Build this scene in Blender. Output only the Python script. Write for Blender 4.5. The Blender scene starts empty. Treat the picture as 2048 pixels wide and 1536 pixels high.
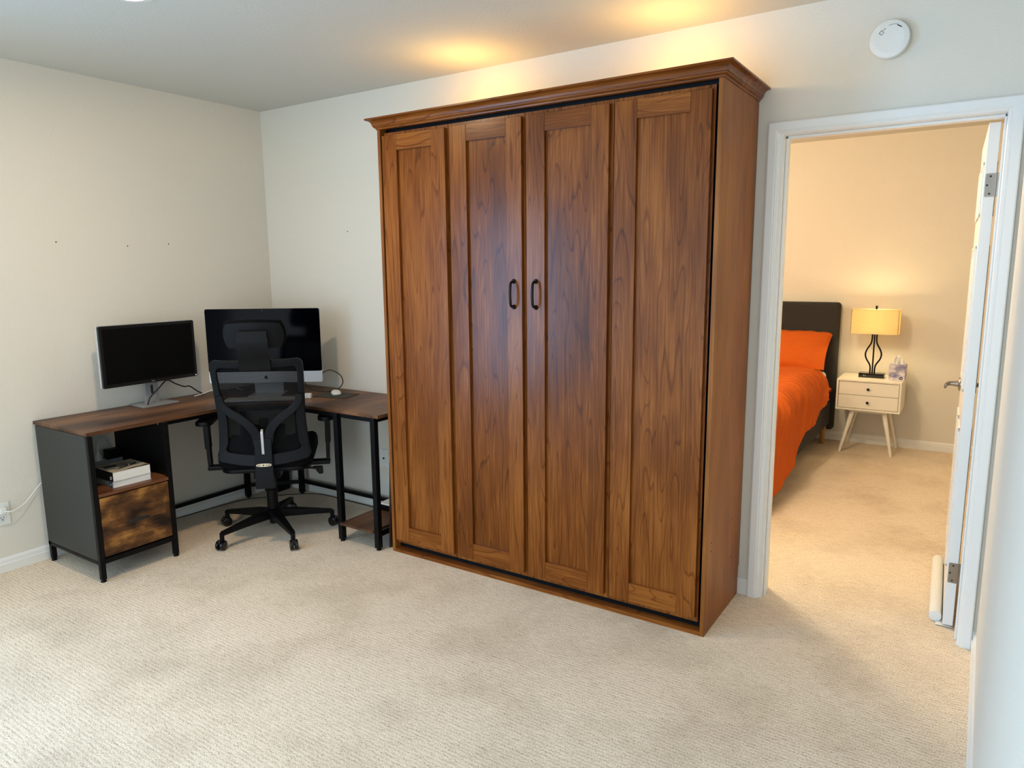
import bpy, bmesh, math, random
from mathutils import Vector, Matrix, noise
PI = math.pi
S = bpy.context.scene
C = S.collection
random.seed(4)

# ---------------------------------------------------------------- camera
CAM = Vector((3.9165, -3.0727, 1.4537)); YAW, PIT, ROL = -0.5831, -0.1621, -0.0093
fwd = Vector((math.sin(YAW)*math.cos(PIT), math.cos(YAW)*math.cos(PIT), math.sin(PIT)))
rgt = Vector((math.cos(YAW), -math.sin(YAW), 0)); upv = rgt.cross(fwd)
R2 = math.cos(ROL)*rgt + math.sin(ROL)*upv; U2 = -math.sin(ROL)*rgt + math.cos(ROL)*upv
cd = bpy.data.cameras.new('camera'); cam = bpy.data.objects.new('camera', cd); C.objects.link(cam)
cam.matrix_world = Matrix(((R2.x, U2.x, -fwd.x, CAM.x), (R2.y, U2.y, -fwd.y, CAM.y), (R2.z, U2.z, -fwd.z, CAM.z), (0, 0, 0, 1)))
cd.sensor_width = 36; cd.lens = 36*1423.0/2048; cd.clip_start = 0.02
S.camera = cam
# ---------------------------------------------------------------- world, light, exposure
w = bpy.data.worlds.new('world'); S.world = w; w.use_nodes = True
w.node_tree.nodes['Background'].inputs[0].default_value = (0.62, 0.78, 1.0, 1)
w.node_tree.nodes['Background'].inputs[1].default_value = 1.5
vs = S.view_settings
vs.view_transform = 'Standard'; vs.look = 'None'; vs.gamma = 1; vs.use_curve_mapping = False; vs.exposure = 0.05
def lamp(name, kind, loc, energy, col, size=0.1, sizey=None, rot=(0, 0, 0), **k):
    l = bpy.data.lights.new(name, kind); l.energy = energy; l.color = col
    if kind == 'AREA':
        l.shape = k.get('shape', 'RECTANGLE' if sizey else 'DISK'); l.size = size
        if sizey: l.size_y = sizey
        if 'spread' in k: l.spread = k['spread']
    elif kind == 'SPOT': l.shadow_soft_size = size; l.spot_size = k['angle']; l.spot_blend = k.get('blend', .5)
    else: l.shadow_soft_size = size
    o = bpy.data.objects.new(name, l); C.objects.link(o); o.location = loc; o.rotation_euler = rot
    return o
lamp('window_daylight', 'AREA', (2.75, -5.38, 1.22), 56, (0.86, 0.94, 1.0), 2.0, 2.0, (PI/2, 0, 0))
lamp('window_daylight', 'AREA', (-0.16, -4.05, 1.15), 175, (0.26, 0.58, 1.0), 1.9, 1.7, (PI/2, 0, -PI/2))
lamp('downlight_bulb', 'AREA', (1.26, -1.53, 2.405), 15, (1.0, 0.74, 0.48), 0.12, None, (0, 0, 0))
lamp('downlight_bulb', 'AREA', (1.27, -3.25, 2.405), 5, (1.0, 0.76, 0.50), 0.12, None, (0, 0, 0))
lamp('bedroom_unseen_light', 'POINT', (2.74, .62, 2.20), 58, (1.0, 0.82, 0.56), 0.13)
lamp('bedroom_unseen_light', 'POINT', (1.5, 1.8, 1.9), 36, (1.0, 0.82, 0.56), 0.15)  # fill light without a fixture, added to brighten the bedroom
lamp('bedside_bulb', 'POINT', (3.235, 3.10, 1.02), 12.0, (1.0, 0.78, 0.40), 0.026)
lamp('uplight_bulb', 'POINT', (1.80, -0.24, 2.185), 5.2, (1.0, 0.58, 0.16), 0.055)
lamp('uplight_bulb', 'POINT', (2.80, -0.24, 2.185), 5.2, (1.0, 0.58, 0.16), 0.055)

# ---------------------------------------------------------------- materials
def rgb(r, g, b):
    f = lambda c: (c/255/12.92) if c/255 <= .04045 else ((c/255+.055)/1.055)**2.4
    return (f(r), f(g), f(b), 1)
def new_mat(name):
    m = bpy.data.materials.new(name); m.use_nodes = True
    return m, m.node_tree.nodes, m.node_tree.links, m.node_tree.nodes['Principled BSDF']
def plain(name, col, rough=.5, metal=0, bump=0, bscale=200, spec=None, coat=0, var=.05):
    m, n, l, b = new_mat(name)
    b.inputs['Base Color'].default_value = col; b.inputs['Roughness'].default_value = rough; b.inputs['Metallic'].default_value = metal
    if spec is not None: b.inputs['Specular IOR Level'].default_value = spec
    if coat: b.inputs['Coat Weight'].default_value = coat
    tc = n.new('ShaderNodeTexCoord')
    no = n.new('ShaderNodeTexNoise'); no.inputs['Scale'].default_value = bscale; no.inputs['Detail'].default_value = 3
    l.new(tc.outputs['Object'], no.inputs['Vector'])
    # slight procedural tone variation in the material itself
    mx = n.new('ShaderNodeMix'); mx.data_type = 'RGBA'; mx.inputs[0].default_value = .5
    r = n.new('ShaderNodeValToRGB'); r.color_ramp.elements[0].color = tuple(c*(1-var) for c in col[:3])+(1,); r.color_ramp.elements[1].color = tuple(min(1, c*(1+var)) for c in col[:3])+(1,)
    l.new(no.outputs['Fac'], r.inputs[0]); l.new(r.outputs[0], b.inputs['Base Color']); n.remove(mx)
    if bump:
        bp = n.new('ShaderNodeBump'); bp.inputs['Strength'].default_value = bump; bp.inputs['Distance'].default_value = .002
        l.new(no.outputs['Fac'], bp.inputs['Height']); l.new(bp.outputs[0], b.inputs['Normal'])
    return m
def wall_mat(name, col):
    m, n, l, b = new_mat(name); b.inputs['Base Color'].default_value = col; b.inputs['Roughness'].default_value = .85
    b.inputs['Specular IOR Level'].default_value = .25
    tc = n.new('ShaderNodeTexCoord'); no = n.new('ShaderNodeTexNoise'); no.inputs['Scale'].default_value = 95; no.inputs['Detail'].default_value = 4; no.inputs['Roughness'].default_value = .55
    l.new(tc.outputs['Object'], no.inputs['Vector'])
    rp = n.new('ShaderNodeValToRGB'); rp.color_ramp.elements[0].position = .42; rp.color_ramp.elements[1].position = .66
    l.new(no.outputs['Fac'], rp.inputs[0])
    bp = n.new('ShaderNodeBump'); bp.inputs['Strength'].default_value = .15; bp.inputs['Distance'].default_value = .0025
    l.new(rp.outputs[0], bp.inputs['Height']); l.new(bp.outputs[0], b.inputs['Normal'])
    return m
def carpet_mat():
    m, n, l, b = new_mat('loop_carpet'); b.inputs['Roughness'].default_value = .95; b.inputs['Specular IOR Level'].default_value = .1
    tc = n.new('ShaderNodeTexCoord')
    mp = n.new('ShaderNodeMapping'); mp.inputs['Scale'].default_value = (22, 130, 1); l.new(tc.outputs['Object'], mp.inputs[0])
    n1 = n.new('ShaderNodeTexNoise'); n1.inputs['Scale'].default_value = 1; n1.inputs['Detail'].default_value = 3; n1.inputs['Roughness'].default_value = .65; l.new(mp.outputs[0], n1.inputs['Vector'])
    n2 = n.new('ShaderNodeTexNoise'); n2.inputs['Scale'].default_value = 230; n2.inputs['Detail'].default_value = 2; l.new(tc.outputs['Object'], n2.inputs['Vector'])
    n3 = n.new('ShaderNodeTexNoise'); n3.inputs['Scale'].default_value = 2.6; n3.inputs['Detail'].default_value = 5; n3.inputs['Roughness'].default_value = .6; l.new(tc.outputs['Object'], n3.inputs['Vector'])
    wv = n.new('ShaderNodeTexWave'); wv.bands_direction = 'Y'; wv.inputs['Scale'].default_value = 21; wv.inputs['Distortion'].default_value = 4.0; wv.inputs['Detail'].default_value = 2; wv.inputs['Detail Scale'].default_value = 3
    l.new(tc.outputs['Object'], wv.inputs['Vector'])
    a = n.new('ShaderNodeMath'); a.operation = 'MULTIPLY_ADD'; a.inputs[1].default_value = .34; l.new(n1.outputs['Fac'], a.inputs[0])
    a2 = n.new('ShaderNodeMath'); a2.operation = 'MULTIPLY'; a2.inputs[1].default_value = .10; l.new(wv.outputs['Fac'], a2.inputs[0]); l.new(a2.outputs[0], a.inputs[2])
    a3 = n.new('ShaderNodeMath'); a3.operation = 'MULTIPLY_ADD'; a3.inputs[1].default_value = .78; l.new(n2.outputs['Fac'], a3.inputs[0]); l.new(a.outputs[0], a3.inputs[2])
    r = n.new('ShaderNodeValToRGB'); e = r.color_ramp.elements
    e[0].position = .36; e[0].color = rgb(138, 120, 98); e[1].position = .70; e[1].color = rgb(246, 230, 208)
    x = e.new(.51); x.color = rgb(214, 194, 168)
    l.new(a3.outputs[0], r.inputs[0])
    r3 = n.new('ShaderNodeValToRGB'); r3.color_ramp.elements[0].position = .33; r3.color_ramp.elements[0].color = (.70, .67, .63, 1); r3.color_ramp.elements[1].position = .55; r3.color_ramp.elements[1].color = (1, 1, 1, 1)
    l.new(n3.outputs['Fac'], r3.inputs[0])
    mx = n.new('ShaderNodeMix'); mx.data_type = 'RGBA'; mx.blend_type = 'MULTIPLY'; mx.inputs[0].default_value = .55
    l.new(r.outputs[0], mx.inputs[6]); l.new(r3.outputs[0], mx.inputs[7]); l.new(mx.outputs[2], b.inputs['Base Color'])
    bp = n.new('ShaderNodeBump'); bp.inputs['Strength'].default_value = .45; bp.inputs['Distance'].default_value = .004
    l.new(a3.outputs[0], bp.inputs['Height']); l.new(bp.outputs[0], b.inputs['Normal'])
    return m
def wood_mat(name, dark, mid, light, axis=2, rough=.33, scale=1.0, ring=1.0, blotch=.5, coat=.0, spec=.5, bump=.1, spread=.13, tone=.05, bs=(7, 1.7)):
    """stained wood, grain along the given axis of the object"""
    m, n, l, b = new_mat(name); b.inputs['Roughness'].default_value = rough; b.inputs['Specular IOR Level'].default_value = spec
    if coat: b.inputs['Coat Weight'].default_value = coat; b.inputs['Coat Roughness'].default_value = .25
    tc = n.new('ShaderNodeTexCoord'); oi = n.new('ShaderNodeObjectInfo')
    off = n.new('ShaderNodeVectorMath'); off.operation = 'MULTIPLY_ADD'; off.inputs[1].default_value = (37, 53, 71)
    cmb = n.new('ShaderNodeCombineXYZ'); [l.new(oi.outputs['Random'], cmb.inputs[i]) for i in range(3)]
    l.new(cmb.outputs[0], off.inputs[0]); l.new(tc.outputs['Object'], off.inputs[2])
    def mapped(sx, sl):
        mp = n.new('ShaderNodeMapping'); v = [sx]*3; v[axis] = sl; mp.inputs['Scale'].default_value = [c*scale for c in v]; l.new(off.outputs[0], mp.inputs[0]); return mp
    fine = n.new('ShaderNodeTexNoise'); fine.inputs['Scale'].default_value = 1; fine.inputs['Detail'].default_value = 6; fine.inputs['Roughness'].default_value = .6; l.new(mapped(170, 5).outputs[0], fine.inputs['Vector'])
    big = n.new('ShaderNodeTexNoise'); big.inputs['Scale'].default_value = 1; big.inputs['Detail'].default_value = 1.5; big.inputs['Distortion'].default_value = .25; l.new(mapped(8, .75).outputs[0], big.inputs['Vector'])
    # contour lines of a smooth field read as cathedral figure
    k = n.new('ShaderNodeMath'); k.operation = 'MULTIPLY'; k.inputs[1].default_value = 17*ring; l.new(big.outputs['Fac'], k.inputs[0])
    sn = n.new('ShaderNodeMath'); sn.operation = 'FRACT'; l.new(k.outputs[0], sn.inputs[0])
    rr = n.new('ShaderNodeValToRGB'); q = rr.color_ramp.elements; q[0].position = 0; q[0].color = (0.22,)*3+(1,); q[1].position = .11; q[1].color = (.60,)*3+(1,); q2 = q.new(.93); q2.color = (.66,)*3+(1,); q3 = q.new(1.0); q3.color = (.22,)*3+(1,)
    l.new(sn.outputs[0], rr.inputs[0])
    bl = n.new('ShaderNodeTexNoise'); bl.inputs['Scale'].default_value = 1; bl.inputs['Detail'].default_value = 3; l.new(mapped(*bs).outputs[0], bl.inputs['Vector'])
    tot = .30*min(1, ring+.15)+.42+blotch
    s1 = n.new('ShaderNodeMath'); s1.operation = 'MULTIPLY'; s1.inputs[1].default_value = .30*min(1, ring+.15)/tot; l.new(rr.outputs[0], s1.inputs[0])
    s2 = n.new('ShaderNodeMath'); s2.operation = 'MULTIPLY_ADD'; s2.inputs[1].default_value = .42/tot; l.new(fine.outputs['Fac'], s2.inputs[0]); l.new(s1.outputs[0], s2.inputs[2])
    s3 = n.new('ShaderNodeMath'); s3.operation = 'MULTIPLY_ADD'; s3.inputs[1].default_value = blotch/tot; l.new(bl.outputs['Fac'], s3.inputs[0]); l.new(s2.outputs[0], s3.inputs[2])
    # each board takes its own overall tone
    s4 = n.new('ShaderNodeMath'); s4.operation = 'MULTIPLY_ADD'; s4.inputs[1].default_value = tone; l.new(oi.outputs['Random'], s4.inputs[0]); l.new(s3.outputs[0], s4.inputs[2])
    r = n.new('ShaderNodeValToRGB'); e = r.color_ramp.elements; c0 = .515+tone/2
    e[0].position = c0-spread; e[0].color = dark; e[1].position = c0+spread; e[1].color = light; e2 = e.new(c0); e2.color = mid
    s3 = s4
    l.new(s3.outputs[0], r.inputs[0]); l.new(r.outputs[0], b.inputs['Base Color'])
    bp = n.new('ShaderNodeBump'); bp.inputs['Strength'].default_value = bump; bp.inputs['Distance'].default_value = .001; l.new(fine.outputs['Fac'], bp.inputs['Height']); l.new(bp.outputs[0], b.inputs['Normal'])
    return m
def fabric_mat(name, c1, c2, scale=400, rough=.95, sheen=.2, bump=.3, crease=None):
    m, n, l, b = new_mat(name); b.inputs['Roughness'].default_value = rough; b.inputs['Specular IOR Level'].default_value = .15
    b.inputs['Sheen Weight'].default_value = sheen
    tc = n.new('ShaderNodeTexCoord'); no = n.new('ShaderNodeTexNoise'); no.inputs['Scale'].default_value = scale; no.inputs['Detail'].default_value = 3; l.new(tc.outputs['Object'], no.inputs['Vector'])
    r = n.new('ShaderNodeValToRGB'); r.color_ramp.elements[0].position = .35; r.color_ramp.elements[1].position = .65; r.color_ramp.elements[0].color = c1; r.color_ramp.elements[1].color = c2
    l.new(no.outputs['Fac'], r.inputs[0]); l.new(r.outputs[0], b.inputs['Base Color'])
    bp = n.new('ShaderNodeBump'); bp.inputs['Strength'].default_value = bump; bp.inputs['Distance'].default_value = .001; l.new(no.outputs['Fac'], bp.inputs['Height']); l.new(bp.outputs[0], b.inputs['Normal'])
    if crease:      # soft cloth creases
        mp = n.new('ShaderNodeMapping'); mp.inputs['Scale'].default_value = crease; mp.inputs['Rotation'].default_value = (0, .25, .35); l.new(tc.outputs['Object'], mp.inputs[0])
        cn = n.new('ShaderNodeTexNoise'); cn.inputs['Scale'].default_value = 1; cn.inputs['Detail'].default_value = 3; cn.inputs['Distortion'].default_value = .5; l.new(mp.outputs[0], cn.inputs['Vector'])
        b2 = n.new('ShaderNodeBump'); b2.inputs['Strength'].default_value = .7; b2.inputs['Distance'].default_value = .012; l.new(cn.outputs['Fac'], b2.inputs['Height']); l.new(bp.outputs[0], b2.inputs['Normal']); l.new(b2.outputs[0], b.inputs['Normal'])
    return m
def emis(name, col, st):
    m, n, l, b = new_mat(name); b.inputs['Base Color'].default_value = col; b.inputs['Emission Color'].default_value = col; b.inputs['Emission Strength'].default_value = st
    return m
M = {}
M['wall'] = wall_mat('wall_paint', rgb(222, 216, 203))
M['ceil'] = wall_mat('ceiling_paint', rgb(208, 207, 200))
M['trim'] = plain('trim_paint', rgb(232, 231, 226), .35, bscale=30, var=.008)
M['carpet'] = carpet_mat()
_w = (rgb(80, 40, 13), rgb(115, 61, 19), rgb(148, 88, 35))
M['wood_v'] = wood_mat('stained_wood_upright', *_w, axis=2, rough=.25, spec=.2, blotch=.4, tone=.06)
M['wood_h'] = wood_mat('stained_wood_crosswise', *_w, axis=0, rough=.25, spec=.2, blotch=.4, tone=.06)
M['wood_side'] = wood_mat('stained_wood_side', rgb(108, 60, 20), rgb(136, 80, 30), rgb(156, 98, 44), axis=2, rough=.4, ring=.12, spec=.2)
M['wood_y'] = wood_mat('stained_wood_end', *_w, axis=1, rough=.25, spec=.2, blotch=.4, tone=.06)
M['rustic_y'] = wood_mat('rustic_laminate_long', rgb(40, 24, 15), rgb(92, 60, 38), rgb(140, 98, 64), axis=1, rough=.42, ring=.3, blotch=.8, scale=.8, spec=.3, tone=0)
M['rustic_drawer'] = wood_mat('rustic_laminate_drawer', rgb(30, 17, 8), rgb(98, 62, 30), rgb(176, 124, 62), axis=1, rough=.5, ring=.1, blotch=1.3, scale=1.3, spec=.3, spread=.15, tone=0, bs=(12, 7))
M['edge'] = wood_mat('laminate_edge', rgb(60, 32, 14), rgb(104, 62, 34), rgb(130, 84, 50), axis=1, rough=.45, ring=.2)
M['black_metal'] = plain('black_powder_metal', rgb(9, 9, 9), .45, .0, spec=.14)
M['grey_board'] = plain('dark_grey_board', rgb(46, 46, 42), .5, bscale=300, spec=.35)
M['black_plastic'] = plain('black_plastic', rgb(9, 9, 10), .42, spec=.14)
M['charcoal_plastic'] = plain('charcoal_plastic', rgb(19, 20, 23), .5, bump=.1, bscale=900, spec=.14)
M['gloss_black'] = plain('gloss_black', rgb(6, 6, 8), .12)
M['bezel'] = plain('bezel_plastic', rgb(24, 24, 25), .35, spec=.3)
M['screen'] = plain('screen_glass', rgb(2, 2, 5), .10, spec=.035)
M['screen_matte'] = plain('matte_screen', rgb(3, 3, 4), .5, spec=.15)
M['silver'] = plain('silver_metal', rgb(176, 178, 180), .35, .7)
M['alu'] = plain('brushed_aluminium', rgb(205, 208, 212), .4, .35)
M['silver_plastic'] = plain('silver_plastic', rgb(150, 151, 152), .4, .2)
M['nickel'] = plain('satin_nickel', rgb(150, 145, 138), .28, .95)
M['bronze'] = plain('dark_bronze', rgb(28, 25, 24), .28, .7)
M['white_plastic'] = plain('white_plastic', rgb(228, 228, 222), .4)
M['grey_plastic'] = plain('grey_plastic', rgb(150, 150, 146), .5)
M['white_paint'] = plain('white_lacquer', rgb(236, 230, 214), .35, var=.01)
M['paper'] = plain('paper_pages', rgb(232, 230, 224), .9, bscale=60, bump=.1)
M['page_edge'] = M['paper']
M['orange'] = fabric_mat('orange_cotton', rgb(196, 88, 26), rgb(206, 98, 34), 300, sheen=0, crease=(4, 22, 6))
M['grey_fabric'] = fabric_mat('dark_grey_upholstery', rgb(38, 37, 36), rgb(64, 62, 60), 330, sheen=.05)
M['seat_fabric'] = fabric_mat('black_seat_fabric', rgb(4, 4, 5), rgb(9, 9, 10), 600, sheen=0)
M['white_fabric'] = fabric_mat('white_sheet', rgb(225, 222, 214), rgb(238, 236, 230), 300)
M['leg_wood'] = wood_mat('pale_leg_wood', rgb(140, 92, 44), rgb(176, 124, 66), rgb(198, 148, 88), axis=2, ring=.3)
M['dark_panel'] = plain('dark_brown_board', rgb(52, 32, 26), .4)
M['ink'] = plain('black_ink', rgb(25, 25, 25), .5)
M['pad'] = plain('grey_rubber_pad', rgb(58, 55, 50), .8)
M['cream'] = plain('cream_badge', rgb(214, 200, 170), .35, .3)
M['teal'] = plain('teal_print', rgb(20, 92, 104), .5)
M['navy'] = plain('navy_print', rgb(28, 34, 92), .5)
M['lamp_on'] = emis('lit_diffuser', (1.0, .93, .80, 1), 6)
def mesh_mat():
    m, n, l, b = new_mat('woven_chair_mesh'); b.inputs['Base Color'].default_value = rgb(12, 13, 14); b.inputs['Roughness'].default_value = .8; b.inputs['Specular IOR Level'].default_value = .1
    tr = n.new('ShaderNodeBsdfTransparent'); mx = n.new('ShaderNodeMixShader')
    tc = n.new('ShaderNodeTexCoord'); wv = n.new('ShaderNodeTexWave'); wv.bands_direction = 'Z'; wv.inputs['Scale'].default_value = 42; wv.inputs['Distortion'].default_value = .8
    l.new(tc.outputs['Object'], wv.inputs['Vector'])
    mr = n.new('ShaderNodeMapRange'); mr.inputs[3].default_value = .82; mr.inputs[4].default_value = .95; l.new(wv.outputs['Fac'], mr.inputs[0])
    l.new(mr.outputs[0], mx.inputs[0]); l.new(tr.outputs[0], mx.inputs[1]); l.new(b.outputs[0], mx.inputs[2]); l.new(mx.outputs[0], n['Material Output'].inputs[0])
    return m
M['mesh'] = mesh_mat()
def shade_mat():
    m, n, l, b = new_mat('linen_lamp_shade'); b.inputs['Roughness'].default_value = .9
    tc = n.new('ShaderNodeTexCoord'); mp = n.new('ShaderNodeMapping'); mp.inputs['Scale'].default_value = (30, 30, 500); l.new(tc.outputs['Object'], mp.inputs[0])
    no = n.new('ShaderNodeTexNoise'); no.inputs['Scale'].default_value = 1; l.new(mp.outputs[0], no.inputs['Vector'])
    r = n.new('ShaderNodeValToRGB'); r.color_ramp.elements[0].color = rgb(214, 198, 160); r.color_ramp.elements[1].color = rgb(246, 232, 200); l.new(no.outputs['Fac'], r.inputs[0]); l.new(r.outputs[0], b.inputs['Base Color'])
    t = n.new('ShaderNodeBsdfTranslucent'); l.new(r.outputs[0], t.inputs[0]); mx = n.new('ShaderNodeMixShader'); mx.inputs[0].default_value = .62
    l.new(b.outputs[0], mx.inputs[1]); l.new(t.outputs[0], mx.inputs[2]); l.new(mx.outputs[0], n['Material Output'].inputs[0])
    return m
M['shade'] = shade_mat()
def tissue_mat():
    m, n, l, b = new_mat('printed_tissue_box'); b.inputs['Roughness'].default_value = .5
    tc = n.new('ShaderNodeTexCoord'); mp = n.new('ShaderNodeMapping'); mp.inputs['Scale'].default_value = (12, 12, 26); mp.inputs['Location'].default_value = (1.3, 0, .4); l.new(tc.outputs['Object'], mp.inputs[0])
    no = n.new('ShaderNodeTexNoise'); no.inputs['Scale'].default_value = 1; no.inputs['Detail'].default_value = 4; l.new(mp.outputs[0], no.inputs['Vector'])
    r = n.new('ShaderNodeValToRGB'); e = r.color_ramp.elements; e[0].position = .35; e[0].color = rgb(108, 108, 150); e[1].position = .62; e[1].color = rgb(224, 216, 222); l.new(no.outputs['Fac'], r.inputs[0]); l.new(r.outputs[0], b.inputs['Base Color'])
    return m
M['tissue'] = tissue_mat()
def cover_mat():
    m, n, l, b = new_mat('book_cover_photo'); b.inputs['Roughness'].default_value = .4
    tc = n.new('ShaderNodeTexCoord'); mp = n.new('ShaderNodeMapping'); mp.inputs['Scale'].default_value = (22, 7, 7); l.new(tc.outputs['Object'], mp.inputs[0])
    no = n.new('ShaderNodeTexNoise'); no.inputs['Scale'].default_value = 1; no.inputs['Detail'].default_value = 5; l.new(mp.outputs[0], no.inputs['Vector'])
    r = n.new('ShaderNodeValToRGB'); e = r.color_ramp.elements; e[0].position = .3; e[0].color = rgb(70, 54, 40); e[1].position = .55; e[1].color = rgb(196, 184, 160); l.new(no.outputs['Fac'], r.inputs[0]); l.new(r.outputs[0], b.inputs['Base Color'])
    return m
M['cover'] = cover_mat()

# ---------------------------------------------------------------- mesh helpers
def T(loc=(0, 0, 0), rz=0, rx=0, ry=0):
    return Matrix.Translation(loc) @ Matrix.Rotation(rz, 4, 'Z') @ Matrix.Rotation(ry, 4, 'Y') @ Matrix.Rotation(rx, 4, 'X')
def box(bm, a, b, bev=0, mat=None, seg=2, mi=0):
    a, b = Vector(a), Vector(b)
    t = bmesh.new(); bmesh.ops.create_cube(t, size=1)
    for v in t.verts: v.co = Vector(((a[i]+b[i])/2 + v.co[i]*(b[i]-a[i]) for i in range(3)))
    if bev: bmesh.ops.bevel(t, geom=t.edges[:], offset=bev, segments=seg, affect='EDGES', profile=.5)
    merge(bm, t, mat, mi)
def merge(bm, t, mat=None, mi=0):
    if mat is not None: t.transform(mat)
    for f in t.faces: f.material_index = mi
    me = bpy.data.meshes.new('tmp'); t.to_mesh(me); t.free()
    n0 = len(bm.faces)
    bm.from_mesh(me); bpy.data.meshes.remove(me)
def prism(bm, pts, a, b, axis=2, bev=0, mat=None, mi=0):
    """extrude a 2D outline along axis from a to b"""
    def P(p, h):
        q = list(p); q.insert(axis, h); return q
    t = bmesh.new(); lo = [t.verts.new(P(p, a)) for p in pts]; hi = [t.verts.new(P(p, b)) for p in pts]
    n = len(pts); t.faces.new(lo[::-1]); t.faces.new(hi)
    for i in range(n): t.faces.new((lo[i], lo[(i+1) % n], hi[(i+1) % n], hi[i]))
    bmesh.ops.recalc_face_normals(t, faces=t.faces[:])
    if bev: bmesh.ops.bevel(t, geom=[e for e in t.edges], offset=bev, segments=2, affect='EDGES', profile=.5)
    merge(bm, t, mat, mi)
def lathe(bm, prof, n=32, mat=None, mi=0):
    t = bmesh.new(); rings = []
    for r, z in prof:
        if r < 1e-6: rings.append([t.verts.new((0, 0, z))])
        else: rings.append([t.verts.new((r*math.cos(2*PI*i/n), r*math.sin(2*PI*i/n), z)) for i in range(n)])
    for A, B in zip(rings, rings[1:]):
        for i in range(n):
            j = (i+1) % n
            if len(A) == 1 and len(B) == 1: continue
            if len(A) == 1: t.faces.new((A[0], B[j], B[i]))
            elif len(B) == 1: t.faces.new((A[i], A[j], B[0]))
            else: t.faces.new((A[i], A[j], B[j], B[i]))
    if len(rings[0]) > 1: t.faces.new(rings[0][::-1])
    if len(rings[-1]) > 1: t.faces.new(rings[-1])
    bmesh.ops.recalc_face_normals(t, faces=t.faces[:])
    merge(bm, t, mat, mi)
def smooth_path(pts, n=8):
    pts = [Vector(p) for p in pts]; out = []
    for i in range(len(pts)-1):
        p0 = pts[max(i-1, 0)]; p1 = pts[i]; p2 = pts[i+1]; p3 = pts[min(i+2, len(pts)-1)]
        for k in range(n):
            t = k/n; out.append(.5*((2*p1)+(p2-p0)*t+(2*p0-5*p1+4*p2-p3)*t*t+(3*p1-p0-3*p2+p3)*t*t*t))
    out.append(pts[-1]); return out
def tube(bm, pts, r, n=10, smooth=0, mat=None, mi=0, closed=False):
    if smooth: pts = smooth_path(pts, smooth)
    pts = [Vector(p) for p in pts]; t = bmesh.new(); rings = []; up = None
    for i, p in enumerate(pts):
        d = (pts[min(i+1, len(pts)-1)]-pts[max(i-1, 0)]).normalized()
        if up is None: up = Vector((0, 0, 1)) if abs(d.z) < .9 else Vector((1, 0, 0))
        s = d.cross(up).normalized(); up = s.cross(d).normalized()
        rr = r[i*len(r)//len(pts)] if isinstance(r, (list, tuple)) and len(r) != len(pts) else (r[i] if isinstance(r, (list, tuple)) else r)
        rings.append([t.verts.new(p+s*rr*math.cos(2*PI*k/n)+up*rr*math.sin(2*PI*k/n)) for k in range(n)])
    for A, B in zip(rings, rings[1:]):
        for k in range(n): t.faces.new((A[k], A[(k+1) % n], B[(k+1) % n], B[k]))
    t.faces.new(rings[0][::-1]); t.faces.new(rings[-1])
    bmesh.ops.recalc_face_normals(t, faces=t.faces[:])
    merge(bm, t, mat, mi)
def ribbon(bm, pts, wid, thick, nrm, bev=0, mi=0):
    """rectangular section swept along pts; nrm = direction of the thickness"""
    t = bmesh.new(); nrm = Vector(nrm).normalized(); pts = [Vector(p) for p in pts]; R = []
    for i, p in enumerate(pts):
        d = (pts[min(i+1, len(pts)-1)]-pts[max(i-1, 0)]).normalized(); s = d.cross(nrm).normalized(); nn = s.cross(d).normalized()
        ww = wid[i] if isinstance(wid, (list, tuple)) else wid; th = thick[i] if isinstance(thick, (list, tuple)) else thick
        R.append([t.verts.new(p+s*a*ww/2+nn*b*th/2) for a, b in ((-1, -1), (1, -1), (1, 1), (-1, 1))])
    for A, B in zip(R, R[1:]):
        for k in range(4): t.faces.new((A[k], A[(k+1) % 4], B[(k+1) % 4], B[k]))
    t.faces.new(R[0][::-1]); t.faces.new(R[-1]); bmesh.ops.recalc_face_normals(t, faces=t.faces[:])
    if bev:
        t.edges.ensure_lookup_table()
        bmesh.ops.bevel(t, geom=[e for e in t.edges if len(e.link_faces) == 2 and e.calc_face_angle(0) > .6], offset=bev, segments=2, affect='EDGES', profile=.5)
    merge(bm, t, None, mi)
def rrect(w, h, r, n=5, cx=0, cy=0):
    o = []
    for sx, sy, a0 in ((1, 1, 0), (-1, 1, 90), (-1, -1, 180), (1, -1, 270)):
        for k in range(n+1):
            a = math.radians(a0+90*k/n); o.append((cx+sx*(w/2-r)+r*math.cos(a), cy+sy*(h/2-r)+r*math.sin(a)))
    return o
def obj(name, bm, mats, parent=None, smooth=True, loc=None, rz=0):
    """link a bmesh as one mesh object, world coordinates kept even under a parent"""
    me = bpy.data.meshes.new(name)
    if isinstance(bm, bpy.types.Mesh): me = bm
    else: bmesh.ops.remove_doubles(bm, verts=bm.verts[:], dist=1e-6) if False else None; bm.to_mesh(me); bm.free()
    for m in (mats if isinstance(mats, (list, tuple)) else [mats]): me.materials.append(M[m] if isinstance(m, str) else m)
    if smooth:
        me.polygons.foreach_set('use_smooth', [True]*len(me.polygons))
        me.set_sharp_from_angle(angle=math.radians(38))
    o = bpy.data.objects.new(name, me); C.objects.link(o)
    if parent: o.parent = parent
    if smooth:
        wn = o.modifiers.new('shading', 'WEIGHTED_NORMAL'); wn.keep_sharp = True
    if loc is not None: o.location = loc
    if rz: o.rotation_euler.z = rz
    return o
def thing(name, label, cat, loc=(0, 0, 0), rz=0, group=None):
    o = bpy.data.objects.new(name, None); C.objects.link(o); o.location = loc; o.rotation_euler = (0, 0, rz); o.empty_display_size = .1
    o['label'] = label; o['category'] = cat
    if group: o['group'] = group
    return o
def tag(o, label, cat, group=None):
    o['label'] = label; o['category'] = cat
    if group: o['group'] = group
    return o
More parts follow.
